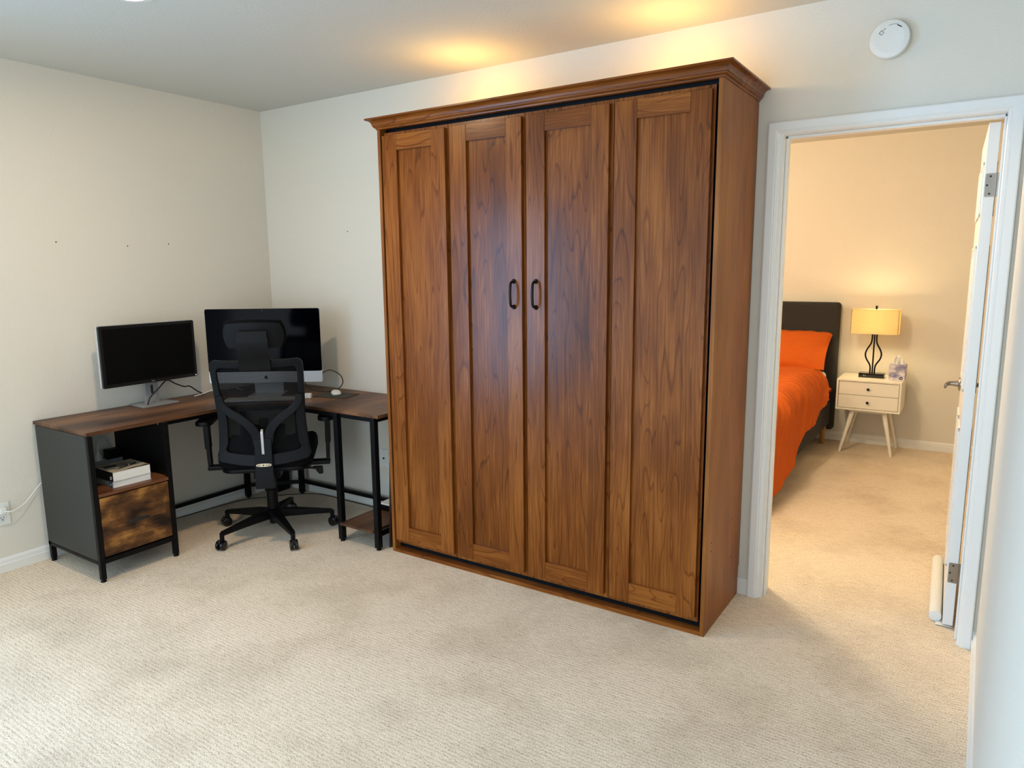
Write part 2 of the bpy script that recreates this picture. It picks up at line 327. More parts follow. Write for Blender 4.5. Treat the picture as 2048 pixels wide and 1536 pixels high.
def struct(name, bm, m, parent=None, smooth=False):
    o = obj(name, bm, m, parent, smooth=smooth)
    if parent is None: o['kind'] = 'structure'
    return o
def text_mesh(bm, s, size, mat, depth=.0004, mi=0):
    cu = bpy.data.curves.new('t', 'FONT'); cu.body = s; cu.size = size; cu.align_x = 'CENTER'; cu.align_y = 'CENTER'; cu.extrude = depth
    o = bpy.data.objects.new('t', cu); C.objects.link(o); bpy.context.view_layer.update()
    me = bpy.data.meshes.new_from_object(o.evaluated_get(bpy.context.evaluated_depsgraph_get())); bpy.data.objects.remove(o); bpy.data.curves.remove(cu)
    t = bmesh.new(); t.from_mesh(me); bpy.data.meshes.remove(me); merge(bm, t, mat, mi)

# ---------------------------------------------------------------- the rooms
H = 2.44; RX = 3.998; YB = -5.2; BY = 3.294; WT = .12; BX0, BX1 = .9, 4.7
OX0, OX1, OZ = 3.192, 3.946, 1.974      # rough door opening
bm = bmesh.new(); box(bm, (-.15, YB-.15, -.1), (BX1+.15, BY+.15, 0)); struct('floor', bm, 'carpet')
bm = bmesh.new(); box(bm, (-.15, YB-.15, H), (BX1+.15, BY+.15, H+.1)); struct('ceiling', bm, 'ceil')
LY0, LY1, LZ0, LZ1 = -4.9, -3.2, .2, 2.1      # patio window in the left wall, beside the camera
bm = bmesh.new(); box(bm, (-.12, LY1, 0), (0, WT, H)); box(bm, (-.12, YB-.12, 0), (0, LY0, H)); box(bm, (-.12, LY0, 0), (0, LY1, LZ0)); box(bm, (-.12, LY0, LZ1), (0, LY1, H)); struct('wall_left', bm, 'wall')
bm = bmesh.new()
for a, b in (((LY0, LZ0), (LY1, LZ0+.05)), ((LY0, LZ1-.05), (LY1, LZ1)), ((LY0, LZ0), (LY0+.05, LZ1)), ((LY1-.05, LZ0), (LY1, LZ1)), ((-4.08, LZ0), (-4.02, LZ1))):
    box(bm, (-.10, a[0], a[1]), (-.04, b[0], b[1]))
struct('window_2', bm, 'trim')
bm = bmesh.new()
box(bm, (0, 0, 0), (OX0, WT, H)); box(bm, (OX1, 0, 0), (BX1+.12, WT, H)); box(bm, (OX0, 0, OZ), (OX1, WT, H)); struct('wall_back', bm, 'wall')
bm = bmesh.new(); box(bm, (RX, YB, 0), (RX+.12, 0, H)); struct('wall_right', bm, 'wall')
WX0, WX1, WZ0, WZ1 = 1.75, 3.75, .22, 2.22
bm = bmesh.new()
box(bm, (0, YB-.12, 0), (WX0, YB, H)); box(bm, (WX1, YB-.12, 0), (RX+.12, YB, H)); box(bm, (WX0, YB-.12, 0), (WX1, YB, WZ0)); box(bm, (WX0, YB-.12, WZ1), (WX1, YB, H)); struct('wall_front', bm, 'wall')
bm = bmesh.new()
for a, b in (((WX0, WZ0), (WX1, WZ0+.05)), ((WX0, WZ1-.05), (WX1, WZ1)), ((WX0, WZ0), (WX0+.05, WZ1)), ((WX1-.05, WZ0), (WX1, WZ1)), ((2.72, WZ0), (2.78, WZ1))):
    box(bm, (a[0], YB-.10, a[1]), (b[0], YB-.04, b[1]))
struct('window_1', bm, 'trim')
bm = bmesh.new(); box(bm, (BX0-.12, BY, 0), (BX1+.12, BY+.12, H)); struct('wall_bedroom_far', bm, 'wall')
bm = bmesh.new(); box(bm, (BX0-.12, WT, 0), (BX0, BY, H)); struct('wall_bedroom_left', bm, 'wall')
bm = bmesh.new(); box(bm, (BX1, WT, 0), (BX1+.12, BY, H)); struct('wall_bedroom_right', bm, 'wall')
# baseboards: profile (out, z)
BP = [(0, 0), (.012, 0), (.012, .036), (.0135, .038), (.0095, .042), (.0085, .060), (.004, .069), (0, .071)]
def baseboard(name, runs):
    bm = bmesh.new()
    for kind, a, b, at, sgn in runs:
        if kind == 'x': prism(bm, [(at+sgn*o, z) for o, z in BP], a, b, axis=0)
        else: prism(bm, [(at+sgn*o, z) for o, z in BP], a, b, axis=1)
    struct(name, bm, 'trim')
CX0, CX1, CZ = 3.143, 3.985, 2.014
baseboard('baseboard_left', [('y', YB, 0, 0, 1)])
baseboard('baseboard_back', [('x', 0, CX0, 0, -1), ('x', CX1, RX, 0, -1)])
baseboard('baseboard_right', [('y', YB, 0, RX, -1)])
baseboard('baseboard_bedroom_far', [('x', BX0, BX1, BY, -1)])
baseboard('baseboard_bedroom_right', [('y', WT, BY, BX1, -1)])
# door frame: casing (three mitred sides) and jamb with stop
bm = bmesh.new()
CP = [(0, 0), (0, .017), (.004, .019), (.030, .019), (.034, .016), (.037, .0165), (.041, .013), (.045, .011), (.048, .006), (.048, 0)]  # (inwards from the outer edge, out of the wall)
def casing(bm, x0, x1, zt, y0, sg):
    t = bmesh.new(); R = []
    for k in range(4):
        ring = []
        for i, o in CP:
            x = x0+i if k < 2 else x1-i; z = 0 if k in (0, 3) else zt-i
            ring.append(t.verts.new((x, y0+sg*o, z)))
        R.append(ring)
    n = len(CP)
    for A, B in zip(R, R[1:]):
        for i in range(n): t.faces.new((A[i], A[(i+1) % n], B[(i+1) % n], B[i]))
    t.faces.new(R[0]); t.faces.new(R[-1]); bmesh.ops.recalc_face_normals(t, faces=t.faces[:]); merge(bm, t)
casing(bm, CX0, CX1, CZ, 0, -1); casing(bm, CX0, CX1, CZ, WT, 1)
struct('trim_1', bm, 'trim')
bm = bmesh.new(); J = .009
JX0, JX1, JZ = OX0+J, OX1-J, OZ-J
box(bm, (OX0-.001, -.002, 0), (JX0, WT+.002, JZ)); box(bm, (JX1, -.002, 0), (OX1+.001, WT+.002, JZ)); box(bm, (OX0-.001, -.002, JZ), (OX1+.001, WT+.002, OZ+.001))
box(bm, (JX0, .035, 0), (JX0+.010, .078, JZ), .002); box(bm, (JX1-.008, .035, 0), (JX1, .078, JZ), .002); box(bm, (JX0, .035, JZ-.010), (JX1, .078, JZ), .002)
struct('trim_2', bm, 'trim')
# the open door (hinged at the right jamb, swung into the bedroom)
door = bpy.data.objects.new('door_1', None); C.objects.link(door); door['kind'] = 'structure'
door.location = (3.921, .128, 0); door.rotation_euler.z = math.radians(1.9)
DW, DT, DZ0, DZ1 = .735, .036, .012, 1.955
bm = bmesh.new(); box(bm, (-DT, 0, DZ0), (0, DW, DZ1), .0015)
def door_panels(bm, x, sg):
    for y0, y1 in ((.105, .335), (.40, .63)):
        for z0, z1 in ((.22, .80), (.95, 1.52), (1.63, 1.83)):
            for k, (m, o) in enumerate(((0, .006), (.022, .003), (.045, .007))):
                if k < 2:
                    for a, b in (((y0+m, z0+m), (y1-m, z0+m+.012)), ((y0+m, z1-m-.012), (y1-m, z1-m)), ((y0+m, z0+m), (y0+m+.012, z1-m)), ((y1-m-.012, z0+m), (y1-m, z1-m))):
                        box(bm, (x-.001, a[0], a[1]), (x+sg*o, b[0], b[1]), .001) if sg > 0 else box(bm, (x+sg*o, a[0], a[1]), (x+.001, b[0], b[1]), .001)
                else:
                    if sg < 0: box(bm, (x-.005, y0+m, z0+m), (x+.001, y1-m, z1-m), .002)
                    else: box(bm, (x-.001, y0+m, z0+m), (x+.005, y1-m, z1-m), .002)
door_panels(bm, -DT, -1); door_panels(bm, 0, 1)
obj('door_leaf', bm, 'trim', door, smooth=False)
def hinge(z):
    bm = bmesh.new()
    prism(bm, rrect(.034, .083, .004, 3, -.015, z), -.0022, .0005, axis=1)
    tube(bm, [(.006, -.003, z-.042), (.006, -.003, z+.042)], .0045, 12)
    box(bm, (.0, -.004, z-.041), (.0065, -.0015, z+.041))
    h = obj('hinge', bm, 'nickel', door)
    for dx, dz in ((-.017, .031), (-.026, 0), (-.017, -.031)):
        bm = bmesh.new(); lathe(bm, [(.0, 0), (.0038, 0), (.0038, .0006), (.0012, .0008), (0, .0002)], 12, T((dx, -.0021, z+dz), 0, PI/2)); obj('hinge_screw', bm, 'ink', h)
hinge(1.735); hinge(.235)
def lever(x, sg):
    bm = bmesh.new()
    lathe(bm, [(.032, 0), (.032, .004), (.029, .009), (.014, .011), (.012, .024), (.0105, .03), (.0105, .05), (0, .05)], 28, T((x, DW-.06, .90), 0, 0, sg*PI/2))
    ribbon(bm, smooth_path([(x+sg*.044, DW-.06, .90), (x+sg*.052, DW-.085, .902), (x+sg*.056, DW-.12, .904), (x+sg*.062, DW-.158, .899)], 5), [.02]*6+[.017]*6+[.022]*4, .010, (sg, 0, 0), .003)
    obj('door_handle', bm, 'nickel', door)
lever(-DT, -1); lever(0, 1)

# small nail holes / pin marks in the paint
def pin(name, p, axis):
    bm = bmesh.new(); t = T(p, 0, 0, PI/2) if axis == 'x' else T(p, 0, PI/2)
    lathe(bm, [(0, 0), (.0035, 0), (.0035, .0008), (.0018, .0006), (0, .0002)], 10, t)
    return obj(name, bm, 'ink')
for (y, z), lb in zip(((-1.286, 1.602), (-.925, 1.589), (-.688, 1.605)), ('tiny nail hole in left wall, farthest from the room corner', 'tiny nail hole in left wall, middle one of the row of three', 'tiny nail hole in left wall, nearest the room corner')):
    tag(pin('nail_hole', (0, y, z), 'x'), lb, 'nail hole', 'nail holes in the left wall')
tag(pin('nail_hole', (.729, 0, 1.675), 'y'), 'tiny nail hole in back wall between room corner and cabinet', 'nail hole')

# ---------------------------------------------------------------- cabinet (wall bed)
x1, x2, cy, zb, zc, co = 1.446, 3.099, -.472, 2.107, 2.153, .042
cab = thing('wall_bed_cabinet', 'tall brown stained wooden wall bed cabinet with four panelled doors and crown moulding', 'cabinet', (2.2725, 0, 0))
CO = Vector((2.2725, 0, 0))
def cobj(name, bm, m, parent=None, **k):
    if parent is None: parent = cab
    bm.transform(Matrix.Translation(-CO)); return obj(name, bm, m, parent, **k)
def side_panel(a, b):
    bm = bmesh.new()
    prism(bm, [(cy, 0), (-.014, 0), (-.014, .126), (-.003, .134), (-.003, zb), (cy, zb)], a, b, axis=0, bev=.0012); return bm
cobj('side_panel', side_panel(x1, x1+.017), 'wood_side')
sp = cobj('side_panel', side_panel(x2-.017, x2), 'wood_side')
bm = bmesh.new()
for y, z in ((-.139, .387), (-.414, .374), (-.413, .338), (-.138, .217)):
    bm = bmesh.new(); lathe(bm, [(0, 0), (.0045, 0), (.0045, .0006), (0, .0004)], 14, T((x2, y, z), 0, 0, PI/2)); cobj('screw_hole', bm, 'ink', sp)
bm = bmesh.new(); box(bm, (x1+.017, cy, 0), (x2-.017, cy+.05, .018), .001); cobj('plinth', bm, 'wood_h')
bm = bmesh.new(); box(bm, (x1+.017, -.420, zb-.03), (x2-.017, -.005, zb-.012)); cobj('top_panel', bm, 'wood_h')
bm = bmesh.new(); box(bm, (x1+.017, -.430, .0), (x2-.017, -.422, zb+.034)); cobj('gap_shade_sheet', bm, 'black_plastic')  # black sheet putting the shade inside the door gaps into colour
# crown moulding, mitred round three sides
prof = [(-.012, zb-.004), (.001, zb-.004), (.004, zb-.002), (.005, zb+.003), (.011, zb+.006), (.014, zb+.010), (.014, zb+.013), (.017, zb+.0145)]
for k in range(7):
    a = k/6*PI/2; prof.append((.017+.021*(1-math.cos(a)), zb+.0145+.023*math.sin(a)))
prof += [(.042, zb+.039), (.042, zb+.046), (-.012, zb+.046)]
bm = bmesh.new(); R = []
for sx, sy in ((x1, 0), (x1, 1), (x2, 1), (x2, 0)):
    sg = -1 if sx == x1 else 1
    R.append([bm.verts.new((sx+sg*o, (cy-o) if sy else -.003, z)) for o, z in prof])
n = len(prof)
for A, B in zip(R, R[1:]):
    for i in range(n): bm.faces.new((A[i], A[(i+1) % n], B[(i+1) % n], B[i]))
bm.faces.new(R[0]); bm.faces.new(R[-1]); bmesh.ops.recalc_face_normals(bm, faces=bm.faces[:])
cobj('crown_moulding', bm, 'wood_h')
slabs = [(1.4695, 1.858), (1.8595, 2.2635), (2.265, 2.671), (2.6725, 3.0675)]
doors = [(1.474, 1.850), (1.880, 2.257), (2.281, 2.659), (2.685, 3.059)]
YS, YF = -.452, -.472
for i, ((sa, sb), (da, db)) in enumerate(zip(slabs, doors)):
    bm = bmesh.new(); box(bm, (sa, YS, .047), (sb, YS+.005, 2.089), .001)
    dr = cobj('door_panel', bm, 'wood_v')
    z0, z1, zr0, zr1 = .068, 2.073, .147, 2.003
    il, ir = da+.089, db-.077
    bm = bmesh.new(); box(bm, (il-.004, YS-.006, zr0-.004), (ir+.004, YS, zr1+.004)); cobj('field_panel', bm, 'wood_v', dr)
    for a, b in ((da, il), (ir, db)):
        bm = bmesh.new(); box(bm, (a, YF, z0), (b, YS, z1), .0015); cobj('stile', bm, 'wood_v', dr)
    for a, b in ((z0, zr0), (zr1, z1)):
        bm = bmesh.new(); box(bm, (il+.0006, YF+.0005, a), (ir-.0006, YS, b), .0012); cobj('rail', bm, 'wood_h', dr)
    if i in (1, 2):
        hx = 2.216 if i == 1 else 2.328
        bm = bmesh.new()
        for z in (1.285, 1.395): lathe(bm, [(.0, 0), (.0095, 0), (.0105, .002), (.0095, .005), (.0075, .0065), (.0085, .009), (.006, .012), (0, .012)], 20, T((hx, YF, z), 0, PI/2))
        pts = smooth_path([(hx, YF-.008, 1.395), (hx, YF-.022, 1.391), (hx, YF-.029, 1.378), (hx, YF-.032, 1.34), (hx, YF-.029, 1.302), (hx, YF-.022, 1.289), (hx, YF-.008, 1.285)], 6)
        tube(bm, pts, [.0045+.0015*math.sin(PI*k/(len(pts)-1)) for k in range(len(pts))], 12); cobj('handle', bm, 'bronze', dr)
# lamps on top of the cabinet, hidden by the crown
for x, lb in ((1.80, 'small black uplight on top of the cabinet, the left of two'), (2.80, 'small black uplight on top of the cabinet, the right of two')):
    t = thing('uplight', lb, 'lamp', (x, -.24, zb-.012), 0, 'uplights on the cabinet')
    bm = bmesh.new(); lathe(bm, [(.0, 0), (.04, 0), (.042, .006), (.036, .012), (.012, .014), (.012, .03), (0, .03)], 24); obj('base', bm, 'black_metal', t)
    bm = bmesh.new(); lathe(bm, [(.012, .03), (.030, .034), (.040, .050), (.044, .072), (.042, .072), (.038, .052), (.029, .037), (0, .034)], 24); obj('reflector', bm, 'silver', t)

# ---------------------------------------------------------------- L-shaped desk
TZ = .722; TT = .017
desk = thing('corner_desk', 'l-shaped corner desk with rustic brown top, black metal frame and drawer pedestal', 'desk', (0, 0, 0))
bm = bmesh.new()
# one outline, inner corner cut diagonally
prism(bm, [(.012, -.012), (1.412, -.012), (1.412, -.511), (.72, -.511), (.533, -.70), (.533, -1.492), (.012, -1.492)], TZ-TT, TZ, bev=.0012)
obj('desk_top', bm, 'rustic_y', desk)
LW = .024
def leg_at(x, y, z1=TZ-TT, w=.03):
    bm = bmesh.new(); box(bm, (x-w/2, y-w/2, .012), (x+w/2, y+w/2, z1), .002)
    lg = obj('leg', bm, 'black_metal', desk)
    bm = bmesh.new(); lathe(bm, [(0, 0), (.012, 0), (.013, .004), (.009, .012), (0, .012)], 16, T((x, y, 0))); obj('foot', bm, 'black_plastic', lg)
for x, y in ((1.118, -.512), (1.378, -.505), (1.118, -.045), (1.378, -.045), (.045, -.315), (.28, -.075)): leg_at(x, y)
bm = bmesh.new()
def bar(a, b, w=.02, h=.022): 
    a, b = Vector(a), Vector(b); ribbon(bm, [a, b], w, h, (0, 0, 1), .001)
bar((.045, -1.12, .083), (.045, -.315, .083)); bar((.045, -.315, .083), (.28, -.075, .083)); bar((.28, -.06, .083), (1.378, -.06, .083)); bar((1.118, -.512, .083), (1.118, -.045, .083)); bar((1.378, -.505, .083), (1.378, -.045, .083))
obj('lower_frame', bm, 'black_metal', desk)
bm = bmesh.new()
zt = TZ-TT-.012
bar((.50, -1.10, zt), (.50, -.69, zt)); bar((.50, -.69, zt), (.70, -.495, zt)); bar((.70, -.495, zt), (1.378, -.495, zt)); bar((.045, -1.12, zt), (.045, -.315, zt)); bar((.045, -.315, zt), (.28, -.075, zt)); bar((.28, -.06, zt), (1.378, -.06, zt))
bar((1.118, -.5, zt), (1.118, -.045, zt)); bar((1.378, -.5, zt), (1.378, -.045, zt)); bar((.045, -.315, zt), (.50, -.69, zt)); bar((.28, -.075, zt), (.70, -.495, zt))
obj('upper_frame', bm, 'black_metal', desk)
bm = bmesh.new(); box(bm, (1.128, -.535, .096), (1.368, -.05, .110), .001); obj('lower_shelf', bm, 'rustic_y', desk)
# pedestal
PX0, PX1, PY0, PY1 = .045, .551, -1.498, -1.108
bm = bmesh.new(); box(bm, (PX0, PY0, .10), (PX1-.022, PY0+.012, TZ-TT), .001); obj('pedestal_side', bm, 'grey_board', desk)
bm = bmesh.new(); box(bm, (PX0, PY1-.012, .10), (PX1-.022, PY1, TZ-TT), .001); obj('pedestal_side', bm, 'black_metal', desk)  # blacker than its twin: shade under the desk is in the colour
for x, y in ((PX0+.012, PY0+.012), (PX1-.012, PY0+.012), (PX0+.012, PY1-.012), (PX1-.012, PY1-.012)):
    leg_at(x, y, (TZ-TT) if x > .3 else .11, .024)
bm = bmesh.new()
box(bm, (PX1-.024, PY0+.02, .088), (PX1, PY1-.02, .112)); box(bm, (PX0, PY0+.02, .088), (PX0+.024, PY1-.02, .112)); box(bm, (PX0, PY0, .086), (PX1-.02, PY0+.022, .104)); box(bm, (PX0, PY1-.022, .086), (PX1-.02, PY1, .104)); box(bm, (PX0, PY0+.01, .104), (PX1-.02, PY1-.01, .114))
obj('pedestal_base', bm, 'black_metal', desk)
bm = bmesh.new(); box(bm, (PX0, PY0+.012, .411), (PX1-.001, PY1-.012, .426), .001); obj('pedestal_shelf', bm, 'edge', desk)
bm = bmesh.new(); box(bm, (PX0+.01, PY0+.016, .118), (PX0+.02, PY1-.016, .405)); box(bm, (PX0+.02, PY0+.03, .12), (PX1-.03, PY0+.04, .38)); box(bm, (PX0+.02, PY1-.04, .12), (PX1-.03, PY1-.03, .38)); obj('drawer_box', bm, 'black_plastic', desk)
t_ = bmesh.new(); box(t_, (PX1-.019, PY0+.026, .119), (PX1-.002, PY1-.026, .405), .0015)
dro = obj('drawer', t_, 'rustic_drawer', desk)
bm = bmesh.new(); prism(bm, [(-1.36, .248), (-1.24, .248), (-1.243, .258), (-1.262, .266), (-1.33, .266), (-1.357, .258)], PX1-.003, PX1+.0005, axis=0, bev=.0008); obj('cup_pull', bm, 'ink', dro)
bm = bmesh.new(); lathe(bm, [(0, 0), (.004, 0), (.004, .003), (0, .003)], 12, T((PX1-.07, PY1-.012, .69), 0, PI/2)); obj('screw', bm, 'silver', desk)

# ---------------------------------------------------------------- monitors
def panel_prism(bm, w, h, r, y0, y1, mi=0, bev=0, cz=0): prism(bm, rrect(w, h, r, 6, 0, cz), y0, y1, axis=1, bev=bev, mi=mi)
mt = thing('monitor', 'black wide monitor on silver stand at the left end of the desk', 'monitor', (.155, -.94, TZ), PI/2+.02)   # local -y faces the room
W_, H_ = .535, .322; zc_ = .292
bm = bmesh.new(); panel_prism(bm, W_+.006, H_+.006, .008, .012, .026, cz=zc_, bev=.002); panel_prism(bm, W_*.8, H_*.75, .03, .026, .05, cz=zc_, bev=.006); obj('back_shell', bm, 'alu', mt)
bm = bmesh.new(); panel_prism(bm, W_, H_, .008, -.004, .012, cz=zc_, bev=.0015)
bz = obj('bezel', bm, 'bezel', mt)
bm = bmesh.new(); panel_prism(bm, W_-.032, H_-.034, .002, -.0047, 0, cz=zc_+.002); obj('screen', bm, 'screen_matte', mt)
bm = bmesh.new(); text_mesh(bm, 'DELL', .009, T((0, -.0045, zc_-H_/2+.008), 0, PI/2)); obj('logo', bm, 'grey_plastic', bz)
bm = bmesh.new(); box(bm, (W_/2-.012, -.005, zc_-H_/2+.006), (W_/2-.008, -.0035, zc_-H_/2+.010)); obj('power_light', bm, emis('power_led', (.9, .95, 1, 1), 1.5), bz)
bm = bmesh.new(); prism(bm, rrect(.075, .30, .004, 4, .02, .15), .052, .072, axis=1, bev=.002)
pn = obj('neck', bm, 'silver_plastic', mt)
bm = bmesh.new(); prism(bm, rrect(.014, .05, .006, 4, .02, .085), .0515, .053, axis=1); obj('cable_slot', bm, 'grey_board', pn)
bm = bmesh.new(); box(bm, (-.04, .012, .22), (.075, .06, .34), .004); obj('mount', bm, 'silver_plastic', mt)
bm = bmesh.new(); prism(bm, [(-.085, -.03), (.125, -.03), (.11, .135), (-.07, .135)], 0, .009, bev=.003); obj('stand_base', bm, 'silver_plastic', mt)
# all in one computer in the corner
im = thing('desktop_computer', 'large all-in-one computer with black screen and silver chin in desk corner', 'computer', (.42, -.405, TZ), .635)
W_, H_ = .657, .435; b0 = .075; ch = .066
bm = bmesh.new(); panel_prism(bm, W_, H_, .012, .001, .007, cz=b0+H_/2, bev=.001)
t = bmesh.new(); n = 24
rings = []
for k, (f, yy) in enumerate(((1, .007), (.97, .012), (.85, .020), (.6, .032), (.3, .040), (0.02, .042))):
    rings.append([t.verts.new((x*f, yy, b0+H_/2+z*f)) for x, z in rrect(W_, H_, .012, 6)])
for A, B in zip(rings, rings[1:]):
    for i in range(len(A)): t.faces.new((A[i], A[(i+1) % len(A)], B[(i+1) % len(A)], B[i]))
t.faces.new(rings[-1]); bmesh.ops.recalc_face_normals(t, faces=t.faces[:]); merge(bm, t)
obj('housing', bm, 'alu', im)
bm = bmesh.new(); prism(bm, [p for p in rrect(W_-.001, H_-ch, .011, 6, 0, b0+ch+(H_-ch)/2)], -.001, .002, axis=1); sc = obj('screen', bm, 'screen', im)
bm = bmesh.new(); lathe(bm, [(0, 0), (.0035, 0), (.0035, .0004), (0, .0004)], 16, T((0, -.001, b0+H_-.012), 0, PI/2)); obj('camera_lens', bm, 'grey_board', sc)
bm = bmesh.new(); prism(bm, rrect(W_-.001, ch-.001, .008, 6, 0, b0+ch/2), 0, .002, axis=1); cn = obj('chin', bm, 'alu', im)
# emblem on the chin: an apple outline with a bite and a leaf
ap = []
for k in range(48):
    a = 2*PI*k/48; r = .0105*(1-.10*abs(math.cos(a))**8*0); x = r*1.0*math.cos(a); z = r*1.02*math.sin(a)
    if math.sin(a) > .6: z -= .003*math.exp(-(x/.003)**2)
    if math.sin(a) < -.6: z += .0016*math.exp(-(x/.003)**2)
    bx, bz_ = x-.0125, z-.0015; d = math.hypot(bx, bz_)
    if d < .0055: x = .0125+bx/d*.0055; z = .0015+bz_/d*.0055
    ap.append((x, b0+ch/2-.002+z))
bm = bmesh.new(); prism(bm, ap, -.0006, .0002, axis=1)
prism(bm, [(.0, b0+ch/2+.0095), (.001, b0+ch/2+.0125), (.0045, b0+ch/2+.0155), (.0045, b0+ch/2+.0125), (.0025, b0+ch/2+.0100)], -.0006, .0002, axis=1); obj('logo', bm, 'ink', cn)
bm = bmesh.new(); ribbon(bm, smooth_path([(0, .035, .20), (0, .055, .13), (0, .06, .06), (0, .045, .008), (0, -.06, .004), (0, -.13, .004)], 6), .19, .006, (0, 1, .01), .0015) if False else None
box(bm, (-.095, -.06, 0), (.095, .12, .006), .002); prism(bm, [(.052, .004), (.07, .004), (.048, .22), (.034, .22)], -.085, .085, axis=0, bev=.002); obj('stand', bm, 'alu', im)

# keyboard, pad, mouse, small charger
kb = thing('keyboard', 'slim white and silver keyboard in front of the all-in-one computer', 'keyboard', (.525, -.52, TZ), .70)
bm = bmesh.new(); prism(bm, rrect(.41, .112, .008), .001, .007, bev=.001); obj('body', bm, 'alu', kb)
bm = bmesh.new()
for r in range(5):
    y = -.042+r*.021
    x = -.198
    ws = [.0165]*19 if r else [.0165]*3+[.095]+[.0165]*12
    for w_ in ws:
        if x+w_ > .20: break
        box(bm, (x, y-.008, .007), (x+w_, y+.008, .0092), .0008, seg=1); x += w_+.0045
ks = obj('keys', bm, 'white_plastic', kb); ks['kind'] = 'stuff'
bm = bmesh.new(); prism(bm, rrect(.215, .165, .012), 0, .004, bev=.001, mat=T((.79, -.205, TZ), .22)); tag(obj('mouse_pad', bm, 'pad'), 'dark grey mouse pad on the right wing of the desk', 'mouse pad')
ms = thing('computer_mouse', 'white low mouse on the dark grey pad', 'mouse', (.765, -.185, TZ+.004), .95)
bm = bmesh.new(); bmesh.ops.create_uvsphere(bm, u_segments=28, v_segments=14, radius=1)
for v in bm.verts:
    x, y, z = v.co; v.co = (math.copysign(abs(x)**.75, x)*.028, math.copysign(abs(y)**.75, y)*.055, max(z, -.1)*.019+.0045)
obj('top_shell', bm, 'white_plastic', ms)
bm = bmesh.new(); prism(bm, rrect(.050, .100, .022), 0, .004, bev=.001); obj('base', bm, 'alu', ms)
cb = thing('charger_cube', 'small white power cube between keyboard and mouse pad', 'charger', (.706, -.345, TZ), .64)
bm = bmesh.new(); box(bm, (-.02, -.018, 0), (.02, .018, .026), .003); obj('body', bm, 'white_plastic', cb)
bm = bmesh.new(); box(bm, (-.0035, -.0186, .002), (-.0025, -.017, .024)); obj('seam', bm, 'grey_plastic', cb)

# ---------------------------------------------------------------- books, pen, power strip on the pedestal shelf
ZS = .426
def book(name, label, x0, x1, y0, y1, z0, h, spine_m, cover_m, rz, cx, cyy):
    t = thing(name, label, 'book', (cx, cyy, z0), rz, 'books on the pedestal shelf')
    # spine on the -y side, page block facing +x
    bm = bmesh.new(); box(bm, (x0+.002, y0+.002, .0015), (x1-.0015, y1-.0015, h-.0015), .0004); obj('pages', bm, 'page_edge', t)
    bm = bmesh.new(); box(bm, (x0, y0, 0), (x1, y1, .0015)); box(bm, (x0, y0, h-.0015), (x1, y1, h)); cv = obj('cover', bm, cover_m, t)
    bm = bmesh.new(); box(bm, (x0, y0-.001, 0), (x1, y0+.002, h), .0005); s = obj('spine', bm, spine_m, t)
    return t, s, cv
bxc, byc = .405, -1.285
b1, s1, _ = book('book', 'thick paperback with pale spine and teal square, lower of two on pedestal shelf', -.085, .10, -.093, .093, ZS, .030, 'silver_plastic', 'paper', -.03, bxc, byc)
bm = bmesh.new(); box(bm, (.072, -.0948, .001), (.094, -.0935, .029)); q = obj('spine_label', bm, 'teal', b1)
bm = bmesh.new(); lathe(bm, [(0, 0), (.005, 0), (.005, .0004), (0, .0004)], 16, T((.083, -.0947, .015), 0, PI/2) @ Matrix.Diagonal((.8, 1.3, 1, 1))); obj('emblem', bm, 'paper', q)
bm = bmesh.new(); text_mesh(bm, 'Selected Essays', .0135, T((.0, -.0941, .015), 0, PI/2)) if False else [box(bm, (-.045+k*.0125, -.0946, .012), (-.037+k*.0125, -.094, .018)) for k in range(8)]
obj('title', bm, 'grey_plastic', b1)
b2, s2, cv2 = book('book', 'thick paperback with black spine and photo cover, upper of two on pedestal shelf', -.085, .10, -.093, .093, ZS+.030, .047, 'ink', 'cover', -.01, bxc+.002, byc-.001)
bm = bmesh.new()
tube(bm, [(.085+.006*math.cos(a*PI/8)*.8, -.0948, .018+.008*math.sin(a*PI/8)) for a in range(17)], .0009, 6); obj('emblem', bm, 'paper', b2)
bm = bmesh.new(); prism(bm, [(-.04, -.07), (.0, -.075), (.0, -.015), (-.04, -.01)], .047, .0474); obj('cover_block', bm, 'pad', b2)
bm = bmesh.new(); prism(bm, [(.1, -.09), (.095, -.03), (.082, .01), (.086, .05), (.08, .088), (.1, .092)], .047, .0474); obj('cover_edge', bm, 'dark_panel', b2)
pen = thing('ballpoint_pen', 'black and chrome ballpoint pen on the upper book', 'pen', (.455, -1.29, ZS+.0775), 0)
d0, d1 = Vector((.012, -.055, .0055)), Vector((-.018, .075, .0055)); L_ = (d1-d0)
rotq = L_.to_track_quat('Z', 'Y').to_matrix().to_4x4()
def pl_(bm, prof): lathe(bm, prof, 14, Matrix.Translation(d0) @ rotq)
bm = bmesh.new(); pl_(bm, [(0, .02), (.0048, .02), (.005, .07), (.0045, .105), (.004, .118), (0, .118)]); obj('barrel', bm, 'ink', pen)
bm = bmesh.new(); pl_(bm, [(0, 0), (.003, 0), (.0045, .006), (.0045, .02), (0, .02)]); obj('push_button', bm, 'silver', pen)
bm = bmesh.new(); pl_(bm, [(0, .118), (.004, .118), (.0012, .134), (0, .135)]); obj('tip', bm, 'silver', pen)
bm = bmesh.new(); pl_(bm, [(.0052, .070), (.0054, .072), (.0054, .077), (.0052, .079)]); obj('chrome_ring', bm, 'silver', pen)
bm = bmesh.new(); ribbon(bm, [d0+Vector((.0055, .008, .002)), d0+Vector((-.004, .05, .002))], .004, .001, (0, 0, 1)); obj('clip', bm, 'silver', pen)

